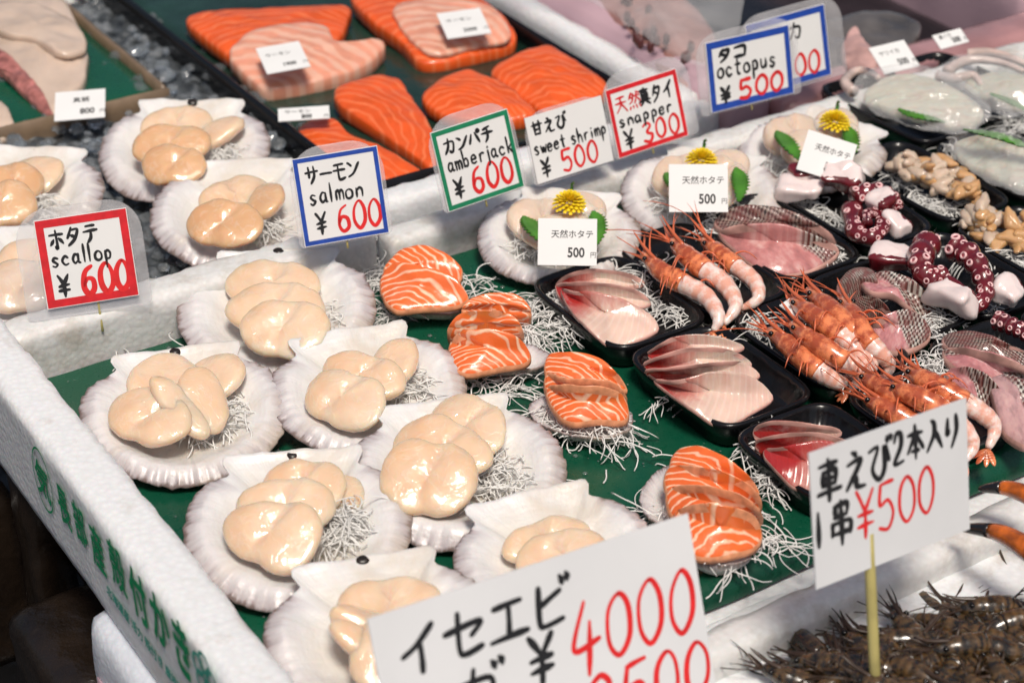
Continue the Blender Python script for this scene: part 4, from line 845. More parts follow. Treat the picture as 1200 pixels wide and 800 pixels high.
shreds('daikon_shreds', 'shredded white radish along the left of the foremost amberjack tray', [(882, 530, .012, .007), (890, 555, .010, .006), (905, 570, .010, .006), (905, 500, .014, .008)], 70, .018, seed=60)

# snapper
slices('snapper_fillet', [[(838, 262, .026), (848, 246, .034), (880, 240, .040), (930, 247, .040), (968, 268, .034), (978, 284, .026), (930, 282, .036), (870, 276, .036)],
                          [(842, 270, .026), (868, 262, .038), (920, 262, .042), (975, 284, .028), (982, 296, .020), (955, 314, .017), (915, 322, .016), (880, 308, .020), (855, 286, .022)]],
       'half of the dark skinned snapper piece in its black tray', [MT['skin_only'], M_skin('fish_skin_b', 30, .66, (.55, .22, .21))], 'snapper', 'snapper pieces with skin on', .006, .004, 70, (-14, -18))
shreds('daikon_shreds', 'shredded white radish on the right of the dark skinned snapper', [(975, 305, .012, .010), (985, 290, .012, .008), (955, 320, .010, .008), (828, 270, .018, .008), (880, 318, .008, .010)], 110, .020, seed=70)
slices('snapper_fillet', [[(980, 335, .026), (995, 315, .034), (1020, 312, .038), (1030, 330, .034), (1015, 350, .03), (990, 355, .026)],
                          [(1008, 325, .030), (1040, 316, .038), (1075, 330, .036), (1098, 362, .026), (1085, 375, .024), (1050, 345, .034), (1020, 340, .032)],
                          [(985, 358, .028), (1010, 345, .038), (1035, 352, .040), (1050, 375, .034), (1045, 390, .026), (1010, 380, .028)],
                          [(1020, 385, .026), (1035, 368, .038), (1065, 360, .040), (1090, 380, .028), (1085, 400, .020), (1055, 412, .018), (1030, 405, .020)]],
       'folded snapper piece with netted black and white skin', [MT['skin_only'], MT['snapper_net']], 'snapper', 'snapper pieces with skin on', .006, .004, 80, (-35, -30, -20, -25))
shreds('daikon_shreds', 'shredded white radish between the netted snapper and the octopus tray', [(1085, 350, .018, .010), (1100, 372, .016, .010), (1070, 335, .018, .010), (1108, 388, .014, .008)], 110, .020, seed=80)
slices('snapper_fillet', [[(1105, 392, .030), (1135, 386, .036), (1175, 398, .038), (1215, 420, .036), (1200, 432, .034), (1150, 420, .034), (1115, 410, .030)],
                          [(1105, 408, .030), (1140, 408, .040), (1190, 422, .042), (1215, 440, .036), (1170, 445, .036), (1120, 430, .030)],
                          [(1108, 435, .028), (1130, 428, .038), (1160, 440, .040), (1180, 470, .034), (1165, 490, .026), (1125, 460, .028)],
                          [(1160, 440, .034), (1195, 440, .042), (1225, 470, .036), (1215, 520, .022), (1180, 510, .020), (1165, 470, .030)]],
       'snapper piece with silver netted skin in the tray at the right edge', [MT['skin_only'], MT['snapper_net'], MT['snapper_net'], M_skin('fish_skin_c', 18, .55, (.60, .36, .36))], 'snapper', 'snapper pieces with skin on', .006, .004, 90, (-15, -18, -40, -45))
shreds('daikon_shreds', 'shredded white radish in the snapper tray at the right edge', [(1092, 425, .022, .010), (1098, 445, .020, .010), (1085, 440, .018, .008), (1110, 400, .022, .008)], 120, .018, seed=90)

# ------------------------------------------------------------------ shrimps
def shrimp(name, spine, rad, label, headfrac=.42, mats=('head', 'body', 'spike'), group='orange shrimps in the trays', seed=0, spikes=8, spl=.028, legs=False, lift=0.0):
    """spine from rostrum to tail: (px, py, h)"""
    r = rng(seed+500); C = crom([W(x, y, h+lift) for x, y, h in spine], 40); t = empty(name, C[20], label, 'shrimp', group)
    k = np.linspace(0, 1, 40); nh = int(40*headfrac)
    rad *= .84; prof = np.interp(k, [0, .05, .18, .34, .42, .55, .75, .92, 1], [.10, .45, .88, 1.0, .92, .90, .72, .42, .25])*rad
    seg = 1+.04*np.cos((k-headfrac)*2*math.pi*11)*(k > headfrac)
    V, F, uv = tube(C[:nh+1], prof[:nh+1]*1.07, 12); V = V+np.array([[0, 0, .0]]); V += np.array([[.0005*nz(v, 220, seed)]*3 for v in V]); mesh_obj('head_shell', V, F, MT[mats[0]], t, uv)
    V, F, uv = tube(C[nh-1:], (prof*seg)[nh-1:], 12); mesh_obj('abdomen', V, F, MT[mats[1]], t, uv)
    T0 = C[0]-C[4]; T0 /= np.linalg.norm(T0); S0 = np.cross(T0, AZ); S0 /= np.linalg.norm(S0)
    mb = MB()
    for i in range(spikes):
        b = C[r.randint(0, 6)]+S0*r.uniform(-.6, .6)*rad*.6; d = T0+S0*r.uniform(-.55, .55)+AZ*r.uniform(-.05, .55); d /= np.linalg.norm(d); L = spl*r.uniform(.45, 1.15); cur = r.uniform(-.25, .25)
        pts = [b+d*L*q/5+S0*cur*L*(q/5)**2-AZ*.10*L*(q/5)**2 for q in range(6)]
        V, F, uv = tube(pts, [rad*x_*r.uniform(.8, 1.1) for x_ in (.14, .12, .10, .07, .04, .015)], 5); mb.add(V, F, uv)
    for i in range(1):      # long thin antennae
        b = C[2]+S0*r.uniform(-.5, .5)*rad; d = T0+S0*r.uniform(-1.1, 1.1)+AZ*r.uniform(.1, .6); d /= np.linalg.norm(d); L = spl*r.uniform(1.2, 2.0); cur = r.uniform(-.5, .5)
        pts = [b+d*L*q/8+S0*cur*L*(q/8)**2-AZ*.35*L*(q/8)**2 for q in range(9)]; V, F, uv = tube(pts, [rad*.055]*8+[rad*.02], 4); mb.add(V, F, uv)
    for i in range(5 if mats[0] == 'head' else 2):      # legs trailing along the body
        q0 = C[r.randint(7, 18)]; sg = r.choice((-1, 1)); d = -T0*r.uniform(.3, 1)+S0*sg*r.uniform(.3, .9); d /= np.linalg.norm(d); L = spl*r.uniform(.4, .8)
        pts = [q0+S0*sg*rad*.6+d*L*q/6+AZ*(rad*.9*math.sin(q*.5)) for q in range(7)]; V, F, uv = tube(pts, [rad*x_ for x_ in (.11, .11, .1, .09, .08, .06, .03)], 4); mb.add(V, F, uv)
    # saw-edged rostrum blade
    pts = [C[6]+AZ*rad*.7, C[2]+AZ*rad*.9+T0*.004, C[0]+T0*spl*.45+AZ*rad*1.4]; V, F, uv = tube(crom(pts, 8), [rad*x_ for x_ in (.2, .22, .2, .17, .14, .1, .07, .02)], 5); mb.add(V, F, uv)
    mb.build('feelers', MT[mats[2]], t)
    if legs:
        mb = MB()
        for i in range(8):
            q = C[6+i]; sgn = -1 if i % 2 else 1; s_ = np.cross(C[7+i]-C[5+i], AZ); s_ /= np.linalg.norm(s_)
            pts = [q+s_*sgn*rad*.7-AZ*rad*.3, q+s_*sgn*rad*1.6-AZ*rad*.5+T0*.003, q+s_*sgn*rad*2.0-AZ*rad*1.2+T0*.008]
            V, F, uv = tube(crom(pts, 6), [rad*.13, rad*.12, rad*.1, rad*.08, rad*.06, rad*.02], 4); mb.add(V, F, uv)
        mb.build('legs', MT[mats[2]], t)
    Td = C[-1]-C[-5]; Td /= np.linalg.norm(Td); Sd = np.cross(Td, AZ); Sd /= np.linalg.norm(Sd); mb = MB()
    for a in (-.7, -.25, .25, .7):
        d = Td*math.cos(a)+Sd*math.sin(a); s_ = np.cross(d, AZ); e = C[-1]; L = rad*1.6; ring = [e+d*L*(.5-.5*math.cos(q*math.pi/6))+s_*math.sin(q*math.pi/6)*rad*.3 for q in range(12)]
        V, F, uv = slab_from(ring, .0008, .0003, 2, .3, .0001, seed); mb.add(V, F, uv)
    mb.build('tail_fan', MT[mats[0]], t)
    for sgn in (-1, 1):
        c = C[4]+S0*sgn*rad*.62+AZ*rad*.45; V, F, uv = tube([c-AZ*rad*.24, c-AZ*rad*.12, c, c+AZ*rad*.12, c+AZ*rad*.24], [rad*.05, rad*.21, rad*.25, rad*.21, rad*.05], 8); mesh_obj('eye', V, F, MT['eye'], t)
    return t
shreds('daikon_shreds', 'bed of shredded white radish under the three orange shrimps', [(770, 345, .010, .014), (790, 365, .010, .012), (810, 375, .008, .010), (850, 310, .012, .016), (750, 325, .012, .012), (765, 320, .016, .012)], 260, .020, seed=100)
shrimp('shrimp', [(752, 296, .032), (775, 318, .032), (800, 332, .030), (828, 348, .028), (842, 372, .024), (836, 388, .018)], .0082, 'left orange headed shrimp of the three behind the amberjack', seed=1, spl=.030)
shrimp('shrimp', [(786, 280, .038), (805, 300, .038), (826, 316, .036), (850, 334, .032), (862, 358, .027), (848, 380, .020)], .0085, 'middle orange headed shrimp of the three behind the amberjack', seed=2, spl=.036)
shrimp('shrimp', [(822, 280, .036), (842, 296, .036), (862, 312, .034), (884, 330, .030), (888, 350, .026), (868, 362, .020)], .0075, 'right orange headed shrimp of the three behind the amberjack', seed=3, spl=.036)
shreds('daikon_shreds', 'shredded white radish at the left of the middle shrimp tray', [(884, 385, .014, .008), (895, 400, .010, .008), (885, 375, .016, .006), (930, 440, .008, .014)], 70, .020, seed=110)
for i, (sp, rd, lab) in enumerate([
    ([(898, 385, .030), (925, 405, .032), (948, 425, .030), (968, 440, .026), (985, 448, .022), (1000, 440, .02)], .0085, 'lowest orange shrimp along the near side of the middle shrimp tray'),
    ([(925, 378, .038), (950, 398, .040), (975, 414, .038), (1000, 430, .032), (1008, 444, .026), (996, 455, .02)], .0080, 'second orange shrimp with a dark eye in the middle shrimp tray'),
    ([(925, 350, .038), (950, 368, .042), (972, 384, .042), (995, 402, .038), (1010, 424, .030), (1012, 440, .024)], .0085, 'third orange shrimp in the heap of the middle shrimp tray'),
    ([(945, 338, .040), (968, 358, .044), (990, 378, .044), (1012, 400, .038), (1022, 425, .030), (1018, 440, .024)], .0080, 'fourth orange shrimp in the heap of the middle shrimp tray'),
    ([(985, 348, .040), (1000, 370, .044), (1012, 392, .042), (1030, 412, .036), (1042, 428, .028), (1038, 442, .022)], .0078, 'rearmost orange shrimp of the middle shrimp tray beside the netted snapper'),
    ([(1005, 438, .036), (1030, 452, .040), (1055, 465, .040), (1085, 480, .036), (1110, 505, .028), (1118, 525, .02)], .0082, 'orange shrimp whose head shows over the top edge of the grey 500 yen card'),
    ([(1012, 465, .034), (1036, 478, .036), (1060, 490, .034), (1085, 505, .030), (1100, 530, .024), (1090, 545, .018)], .0080, 'orange shrimp lying lowest behind the grey 500 yen card'),
    ([(1060, 432, .040), (1085, 447, .044), (1112, 462, .042), (1145, 480, .036), (1165, 500, .028), (1158, 525, .02)], .0085, 'orange shrimp reaching out past the right end of the grey 500 yen card'),
    ([(1040, 450, .044), (1066, 462, .046), (1092, 474, .044), (1122, 494, .036), (1140, 520, .026), (1130, 540, .02)], .0078, 'topmost orange shrimp heaped behind the grey 500 yen card')]):
    shrimp('shrimp', sp, rd, lab, seed=20+i, spikes=9, spl=.026, headfrac=.5)
shreds('daikon_shreds', 'shredded white radish behind the grey 500 yen card', [(1060, 490, .012, .012), (1020, 500, .010, .010), (1010, 448, .02, .008)], 60, .016, seed=111)
small_card('white card with a red line tucked among the shrimps of the middle tray', [(912, 358), (925, 350), (972, 402), (985, 392)], W(950, 378, .034), AZ*.95-AV*.3, None, None, 5, yen=None)

# ------------------------------------------------------------------ octopus
def chunk(px, py, h, a, b, c, ang, label, tilt=0, seed=0, skin='bottom', tk=.012):
    """cut lump of cooked octopus: white flesh, burgundy skin on one side"""
    a *= .88; b *= .9; c *= .85; p, X, Y = img_axes(px, py, h, ang); t = math.radians(tilt); Y2 = Y*math.cos(t)+AZ*math.sin(t); Z2 = AZ*math.cos(t)-Y*math.sin(t); V = []; M_ = []
    n1, n2 = 28, 16
    for j in range(n2):
        f = -math.pi/2+math.pi*j/(n2-1)
        for i in range(n1):
            th = 2*math.pi*i/n1; s_ = lambda v, e: math.copysign(abs(v)**e, v)
            q = np.array([a*s_(math.cos(th), .55)*s_(math.cos(f), .42), b*s_(math.sin(th), .55)*s_(math.cos(f), .42), c*s_(math.sin(f), .5)])
            d = .98+.55*nz(q, 60, seed)+.16*nz(q, 170, seed)
            V.append(p+(X*q[0]+Y2*q[1]+Z2*q[2])*d); M_.append(q)
    F = gridF(n1, n2, True); mi = []
    for f in F:
        m = sum(M_[k] for k in f)/len(f); mi.append(1 if (skin == 'front' and m[1] < -b*.55) or (skin == 'back' and m[1] > b*.5) or (skin == 'right' and m[0] > a*.55) or (skin == 'top' and m[2] > c*.5) else 0)
    return tag(mesh_obj('octopus_piece', V, F, [MT['octo_white'], MT['octo']], None, None, True, mi), label, 'octopus', 'octopus pieces in the trays')
def arm(spine, r0, r1, label, seed=0, side=1, srad=.42, step=2):
    C = crom([W(x, y, h) for x, y, h in spine], 44); rad = np.linspace(r0*.86, r1*.8, 44)*(1+.10*np.sin(np.arange(44)*.9+seed)); V, F, uv = tube(C, rad, 14)
    V = np.array([v+np.array([0, 0, 1])*.0006*nz(v, 180, seed) for v in V]); o = mesh_obj('octopus_piece', V, F, MT['octo']); tag(o, label, 'octopus', 'octopus pieces in the trays')
    T = np.gradient(C, axis=0); T /= np.linalg.norm(T, axis=1)[:, None]
    toC = CAM-C.mean(0); toC /= np.linalg.norm(toC); i = 2.0; row = 0
    while i < 42:
        k = int(i); n = toC*.75+AZ*.25; n = n-T[k]*(n@T[k]); n /= np.linalg.norm(n); s_ = np.cross(T[k], n)
        for sg in (-1, 1):
            d = n*math.cos(.55*side)+s_*sg*math.sin(.55); d /= np.linalg.norm(d); c = C[min(43, k+(1 if sg > 0 else 0))]+d*rad[k]*.93; R_ = rad[k]*srad*.84*(.85+.3*abs(nz(C[k], 900, i)))
            x = np.cross(d, T[k]); x /= np.linalg.norm(x); y = np.cross(d, x); mb = MB(); prof = [(1, -.25), (1.02, .12), (.85, .30), (.62, .26), (.45, .05)]
            V = [c+(x*math.cos(q*math.pi/6)+y*math.sin(q*math.pi/6))*R_*pr+d*R_*pz for pr, pz in prof for q in range(12)]
            mb.add(V, gridF(12, 5, True)); mb.add(V[48:60], [tuple(range(12))], None, 1); mb.build('sucker', [MT['sucker'], MT['sucker_hole']], o)
        i += max(1.6, 44*rad[k]*srad*2.15/max(.001, np.linalg.norm(np.diff(C, axis=0), axis=1).sum()))
    return o
shreds('daikon_shreds', 'bed of shredded white radish in the tray with the curled octopus arm', [(915, 225, .012, .012), (930, 235, .012, .012), (960, 250, .010, .012), (990, 275, .008, .012), (925, 215, .02, .008)], 200, .020, seed=120)
chunk(938, 222, .026, .016, .011, .007, -8, 'flat white octopus slice at the left end of the tray with the curled arm', 10, 1)
chunk(945, 205, .030, .014, .009, .007, 10, 'pinkish octopus slice at the back of the tray with the curled arm', 0, 2, 'top')
chunk(985, 207, .036, .0165, .011, .009, -5, 'thick octopus slice with a burgundy front edge in the tray with the curled arm', 30, 3, 'front')
chunk(1034, 238, .036, .010, .010, .008, -30, 'small white octopus cube behind the curled arm', 10, 4, 'right')
chunk(1052, 262, .030, .010, .011, .008, 20, 'white octopus cube right of the curled arm', 15, 5, 'right')
arm([(1000, 232, .036), (1025, 224, .038), (1045, 232, .036), (1052, 246, .03)], .0085, .0055, 'dark octopus arm at the back of the tray with the curled arm', 6)
arm([(998, 246, .030), (1002, 270, .028), (1020, 278, .028), (1034, 266, .030), (1028, 250, .032), (1016, 252, .034), (1017, 262, .034)], .0085, .004, 'curled burgundy octopus arm with a row of pale suckers', 7, srad=.40)
shreds('daikon_shreds', 'bed of shredded white radish in the tray of big suckered octopus', [(1030, 310, .012, .012), (1060, 335, .010, .012), (1100, 360, .008, .012), (1150, 360, .010, .012), (1140, 300, .018, .010)], 130, .020, seed=121)
chunk(1056, 303, .032, .021, .012, .008, -10, 'broad white octopus slice at the left of the big suckered tray', 15, 8, 'front')
chunk(1118, 345, .034, .018, .010, .010, -22, 'white octopus slice in front of the big suckered arms', 20, 9, 'back')
chunk(1183, 345, .030, .012, .011, .009, 40, 'octopus slice at the right edge of the big suckered tray', 15, 10, 'right')
arm([(1088, 284, .040), (1078, 305, .040), (1088, 326, .036), (1106, 322, .036)], .0105, .0085, 'octopus arm with large white suckers beside the broad white slice', 11, srad=.38)
arm([(1118, 290, .042), (1136, 300, .042), (1150, 322, .038), (1154, 346, .032), (1140, 362, .028)], .0105, .006, 'octopus arm curling down to the right in the big suckered tray', 12, srad=.38)
arm([(1170, 376, .030), (1185, 382, .032), (1202, 390, .032), (1220, 400, .03)], .007, .006, 'dark octopus arm at the right edge above the silver snapper', 13)

# ------------------------------------------------------------------ whelk meat
def lumps(name, label, cat, spots, n, size, mats, seed, group, hh=(.020, .038)):
    r = rng(seed); tpl = []
    for k in range(5):
        V = []; n1, n2 = 16, 10
        for j in range(n2):
            f = -math.pi/2+math.pi*j/(n2-1)
            for i in range(n1):
                th = 2*math.pi*i/n1; q = np.array([1.9*math.cos(th)*math.cos(f)**.8 if math.cos(f) > 0 else 0, .95*math.sin(th)*abs(math.cos(f))**.8, .7*math.sin(f)])
                q[1] += .35*math.sin(q[0]*1.4+k); q *= 1+.28*noise.noise(Vector((q[0]*1.3+k*9, q[1]*1.3, q[2]*1.3))); V.append(q)
        me = bpy.data.meshes.new(name); me.from_pydata([tuple(v) for v in V], [], gridF(n1, n2, True)); me.materials.append(mats[k % len(mats)]); me.polygons.foreach_set('use_smooth', [True]*len(me.polygons)); tpl.append(me)
    for k in range(n):
        x, y, R_ = r.choice(spots); c = W(x, y, .02); a = r.uniform(0, 6.28); q = R_*math.sqrt(r.random())
        o = bpy.data.objects.new(name, tpl[k % 5]); COL.objects.link(o)
        o.location = (c[0]+q*math.cos(a), c[1]+q*math.sin(a), hh[0]+(hh[1]-hh[0])*(1-q/R_)*r.uniform(.6, 1)); s = size*r.uniform(.75, 1.3); o.scale = (s, s, s)
        o.rotation_euler = (r.uniform(-.6, .6), r.uniform(-.6, .6), r.uniform(0, 6.28))
        d_ = (c[0]-W(spots[0][0], spots[0][1], .02)[0])+q*math.cos(a); e_ = q*math.sin(a)
        tag(o, ('cream ' if mats[(k % 5) % len(mats)] is MT['clam_pale'] else 'orange ')+label+(', left side' if d_ < 0 else ', right side')+(' rear' if e_ > 0 else ' front'), cat, group)
shreds('daikon_shreds', 'bed of shredded white radish under the heaped whelk meat', [(1080, 235, .014, .012), (1095, 245, .012, .012), (1060, 210, .014, .012), (1120, 245, .012, .01)], 150, .018, seed=130)
lumps('whelk_piece', 'piece in the whelk heap below the squid', 'whelk', [(1080, 205, .014), (1100, 205, .014), (1120, 222, .015), (1065, 200, .012), (1130, 235, .01), (1085, 215, .012)], 64, .0046, [MT['clam'], MT['clam_pale'], MT['clam_pale']], 5, 'whelk pieces heaped below the squid')
shreds('daikon_shreds', 'bed of shredded white radish under the whelk meat at the right edge', [(1170, 300, .012, .012), (1190, 310, .012, .012), (1150, 275, .014, .012)], 130, .018, seed=131)
lumps('whelk_piece', 'whelk piece in the tray cut by the right edge', 'whelk', [(1165, 270, .013), (1185, 280, .014), (1200, 275, .014), (1150, 262, .010)], 44, .0046, [MT['clam'], MT['clam_pale']], 6, 'whelk pieces at the right edge')

# ------------------------------------------------------------------ squid
def squid(outline, label, seed, bulge=.004, thick=.006, ang=0, mat='squid'):
    V, F, uv = pad(outline, thick, bulge, 60, 9, .3, .0012, seed, ang); return tag(mesh_obj('squid', V, F, MT[mat], None, uv), label, 'squid', 'squid in the far trays')
squid([(1012, 112, .030), (1030, 92, .038), (1065, 86, .042), (1110, 98, .040), (1148, 122, .032), (1150, 138, .026), (1128, 148, .022), (1085, 140, .024), (1040, 128, .026)], 'whole white squid under film beside its black tray rim', 1)
squid([(1130, 95, .034), (1165, 84, .040), (1205, 90, .040), (1225, 112, .032), (1200, 125, .026), (1160, 118, .028)], 'greenish white squid body in the far right corner', 2)
squid([(1118, 168, .030), (1150, 158, .040), (1200, 168, .042), (1240, 195, .034), (1215, 222, .024), (1165, 206, .026), (1130, 188, .028)], 'sliced squid mound topped by a long green leaf', 3)
for i, (sp, lab) in enumerate([([(1000, 108, .03), (990, 96, .03), (1002, 84, .028), (1018, 84, .03), (1030, 92, .034)], 'dark tipped squid arm curling at the left end of the far tray'),
                              ([(1110, 84, .034), (1125, 74, .036), (1145, 70, .038), (1175, 74, .038), (1200, 84, .036)], 'pink squid arm across the back of the far right corner tray'),
                              ([(1100, 90, .032), (1120, 92, .036), (1140, 88, .038), (1150, 100, .034)], 'short squid arm hanging over the rim in the far right corner'),
                              ([(1135, 64, .034), (1160, 62, .038), (1190, 70, .038), (1215, 82, .036)], 'rearmost pale squid arm in the far right corner')]):
    C = crom([W(*s) for s in sp], 24); V, F, uv = tube(C, np.linspace(.0048, .0022, 24), 8); tag(mesh_obj('squid_piece', V, F, MT['squid_arm'], None, uv), lab, 'squid', 'squid arms in the far trays')
for i, ol in enumerate([[(1000, 108, .034), (1020, 82, .044), (1070, 74, .048), (1120, 90, .046), (1158, 122, .036), (1150, 146, .026), (1110, 156, .022), (1040, 138, .026)], [(1100, 82, .042), (1140, 62, .048), (1210, 70, .048), (1235, 112, .036), (1190, 136, .030), (1130, 116, .034)], [(1112, 170, .034), (1140, 150, .052), (1200, 160, .054), (1250, 195, .044), (1215, 228, .030), (1150, 208, .030)]]):
    V, F, uv = pad(ol, .0006, .004, 60, 12, .3, .0022, 70+i); tag(mesh_obj('cling_film', V, F, MT['wrap'], None, uv), 'glinting clear film over the ' + ('whole white squid', 'squid in the far right corner', 'sliced squid with the long leaf')[i], 'film')
leaf([(1128, 152, .046, .001), (1150, 158, .050, .006), (1180, 166, .050, .007), (1225, 182, .044, .003)], 'long green shiso leaf lying over the sliced squid', 20)
leaf([(1052, 128, .032, .002), (1070, 138, .030, .007), (1095, 142, .026, .006), (1108, 144, .024, .001)], 'green shiso leaf tucked under the whole squid', 21)
leaf([(1160, 110, .034, .002), (1185, 122, .032, .006), (1205, 132, .028, .002)], 'green shiso leaf under the squid in the far right corner', 22)
shreds('daikon_shreds', 'shredded white radish at the left of the sliced squid', [(1112, 172, .018, .008), (1130, 200, .012, .012), (1160, 220, .010, .010)], 60, .02, seed=132)
shreds('daikon_shreds', 'pale shreds in the tray at the right edge under the squid corner', [(1190, 145, .018, .010), (1210, 155, .018, .012)], 160, .02, seed=133)
small_card('white price card hanging over the left squid tray', [(1005, 58), (1045, 52), (1050, 86), (1092, 72)], W(1050, 76, .042), AZ*.8-AV*.5, 'ヤリイカ', '500', 30, tp=(.15, .62))
small_card('white price card hanging over the squid in the far right corner', [(1085, 44), (1115, 36), (1110, 56), (1146, 46)], W(1115, 50, .042), AZ*.8-AV*.5, '真イカ', '500', 31, tp=(.15, .62))

# ------------------------------------------------------------------ the back of the stall
def ice_bed():
    V = []; nu, nv = 150, 190
    for j in range(nv):
        for i in range(nu):
            a = -.284+i/(nu-1)*.335; b = .1505+j/(nv-1)*.55; p = P(a, b)
            f = noise.voronoi(Vector((p[0]*85, p[1]*85, .5)))[0][0]; g = noise.noise(Vector((p[0]*22, p[1]*22, 1)))
            V.append(P(a, b, -.004+.008*(.6-f)+.005*g))
    return V, gridF(nu, nv)
V, F = ice_bed(); V = [v for v in V]
o = tag(mesh_obj('crushed_ice', V, F, MT['ice'], smooth=False), 'wet grey crushed ice bed under the shells behind the lettered box', 'ice', None, 'stuff')
def lump_field(name, label, n, seed):
    r = rng(seed); mb = MB()
    for k in range(n):
        a = r.uniform(-.27, .04); b = r.uniform(.16, .62); c = P(a, b, r.uniform(.0, .005)); s = r.uniform(.003, .0075); V = []
        for j in range(5):
            f = -math.pi/2+math.pi*j/4
            for i in range(7): V.append(c+s*np.array([math.cos(i*.9)*math.cos(f)*r.uniform(.8, 1.2), math.sin(i*.9)*math.cos(f)*r.uniform(.8, 1.2), .7*math.sin(f)]))
        mb.add(V, gridF(7, 5, True))
    b = NB('clear_ice'); b.set(Roughness=.04, Transmission_Weight=.9, IOR=1.31, Base_Color=(.75, .8, .84, 1)); return tag(mb.build(name, b.m, smooth=False), label, 'ice', None, 'stuff')
lump_field('ice_lumps', 'loose clear ice lumps scattered on the ice bed', 420, 3)

# tray of white fillets, top left
def board(name, a0, a1, b0, b1, z0, z1, mat, parent=None, r=.003, seed=0, cell=.012):
    V, F = rounded_block((a0, b0, z0), (a1, b1, z1), r, cell, .0003, .0006, seed); return mesh_obj(name, V, F, mat, parent)
gt = empty('fillet_tray', P(-.16, .56, .0), 'green lined tray with a brown rim holding the white fillets at top left', 'tray')
board('liner', -.40, -.037, .462, 1.0, -.02, .006, MT['sheet'], gt, seed=41); board('front_rim', -.40, -.03, .4545, .4610, -.02, .011, MT['brown_rim'], gt, seed=42); board('side_rim', -.0365, -.030, .4615, 1.0, -.02, .011, MT['brown_rim'], gt, seed=43)
def fillet(name, outline, label, mat, cat, group, thick, bulge=.004, seed=0, ang=0, na=.001, corner=False):
    outline = [(x, y, h-.012) for x, y, h in outline]; thick *= .6
    V, F, uv = pad(outline, thick, bulge*.7, 60, 9, .3, na, seed, ang, smooth=not corner); return tag(mesh_obj(name, V, F, mat, None, uv), label, cat, group)
fillet('white_fillet', [(-40, -20, .030), (40, -12, .034), (72, -6, .036), (92, 30, .034), (102, 56, .030), (98, 96, .026), (78, 112, .024), (62, 134, .020), (40, 112, .024), (10, 80, .026), (-30, 50, .028)], 'large pale fillet at top left with a pink ribbed edge', MT['white_fillet'], 'fish fillet', 'white fillets in the green tray', .02, .006, 1)
fillet('bloodline', [(-20, 52, .032), (8, 62, .032), (34, 88, .029), (52, 110, .026), (62, 134, .022), (50, 130, .021), (26, 108, .024), (0, 84, .026), (-25, 70, .028)], 'pink ribbed strip along the near edge of the pale fillet', MT['bloodline'], 'fish fillet', 'white fillets in the green tray', .008, .003, 2)
fillet('white_fillet', [(-30, 8, .040), (20, 0, .042), (60, 10, .041), (92, 30, .039), (100, 56, .036), (70, 62, .038), (40, 44, .038), (0, 36, .038)], 'upper folded flap of the pale fillet at top left', MT['white_fillet'], 'fish fillet', 'white fillets in the green tray', .010, .003, 3)
fillet('white_fillet', [(-40, 110, .024), (-5, 112, .026), (12, 130, .024), (16, 152, .018), (-10, 164, .016), (-40, 160, .016)], 'end of a second pale fillet cut by the left edge', MT['white_fillet'], 'fish fillet', 'white fillets in the green tray', .014, .004, 4)
small_card('white 800 yen label lying against the pale fillet at top left', [(56, 107), (115, 107), (73, 144), (131, 134)], W(95, 140, .018), AZ*.85-CF*.35, '真鯛', '800', 40, name='price_label', tp=(.35, .60), sz=(.17, .2))

# salmon tray
st = empty('fillet_tray', P(.14, .4, .0), 'black tray lined in dark green under the orange salmon fillets', 'tray')
board('liner', .014, .264, .214, .90, -.02, .004, MT['darktray'], st, seed=51, cell=.02); board('front_rim', .008, .270, .2075, .2130, -.02, .018, MT['black'], st, seed=52)
board('left_rim', .008, .0135, .2135, .90, -.02, .018, MT['black'], st, seed=53); board('right_rim', .2645, .270, .2135, .90, -.02, .018, MT['black'], st, seed=54)
FO, FP = MT['fillet_orange'], MT['fillet_pink']; gs = 'salmon fillets in the back tray'
fillet('salmon_fillet', [(218, 22, .034), (250, 12, .036), (330, 8, .036), (404, 6, .034), (408, 20, .032), (396, 45, .030), (360, 60, .030), (315, 78, .030), (280, 70, .030), (245, 48, .032)], 'orange back strip of the large salmon side labelled 1900 yen', FO, 'salmon fillet', gs, .022, .006, 11, .3)
fillet('salmon_fillet', [(268, 62, .037), (290, 38, .040), (330, 26, .041), (380, 28, .039), (396, 48, .036), (448, 46, .034), (444, 62, .030), (420, 78, .028), (380, 92, .027), (318, 104, .026), (296, 94, .028)], 'pink belly of the large salmon side labelled 1900 yen', FP, 'salmon fillet', gs, .026, .003, 12, .1)
fillet('salmon_fillet', [(412, -10, .034), (470, -14, .036), (540, -10, .036), (580, 8, .034), (600, 30, .030), (602, 50, .026), (560, 62, .026), (498, 72, .026), (468, 46, .030), (430, 18, .032)], 'large salmon side labelled 2200 yen at the top of the tray', FO, 'salmon fillet', gs, .024, .004, 13, .2)
fillet('salmon_fillet', [(460, 10, .038), (510, -4, .040), (560, 2, .040), (584, 14, .038), (598, 42, .033), (560, 52, .032), (500, 60, .032)], 'pink belly flap of the salmon side labelled 2200 yen', FP, 'salmon fillet', gs, .009, .002, 14, .1)
fillet('salmon_fillet', [(392, 104, .034), (410, 94, .036), (445, 87, .036), (468, 92, .034), (482, 112, .032), (500, 140, .030), (514, 168, .028), (508, 196, .022), (480, 178, .024), (440, 150, .027), (398, 122, .031)], 'long bright orange salmon wedge left of the amberjack sign', FO, 'salmon fillet', gs, .020, .003, 15, -.5)
fillet('salmon_fillet', [(495, 110, .032), (520, 88, .036), (552, 81, .037), (590, 96, .034), (628, 128, .028), (600, 140, .026), (550, 140, .026), (510, 128, .028)], 'orange salmon block behind the green framed sign', FO, 'salmon fillet', gs, .020, .005, 16, .2)
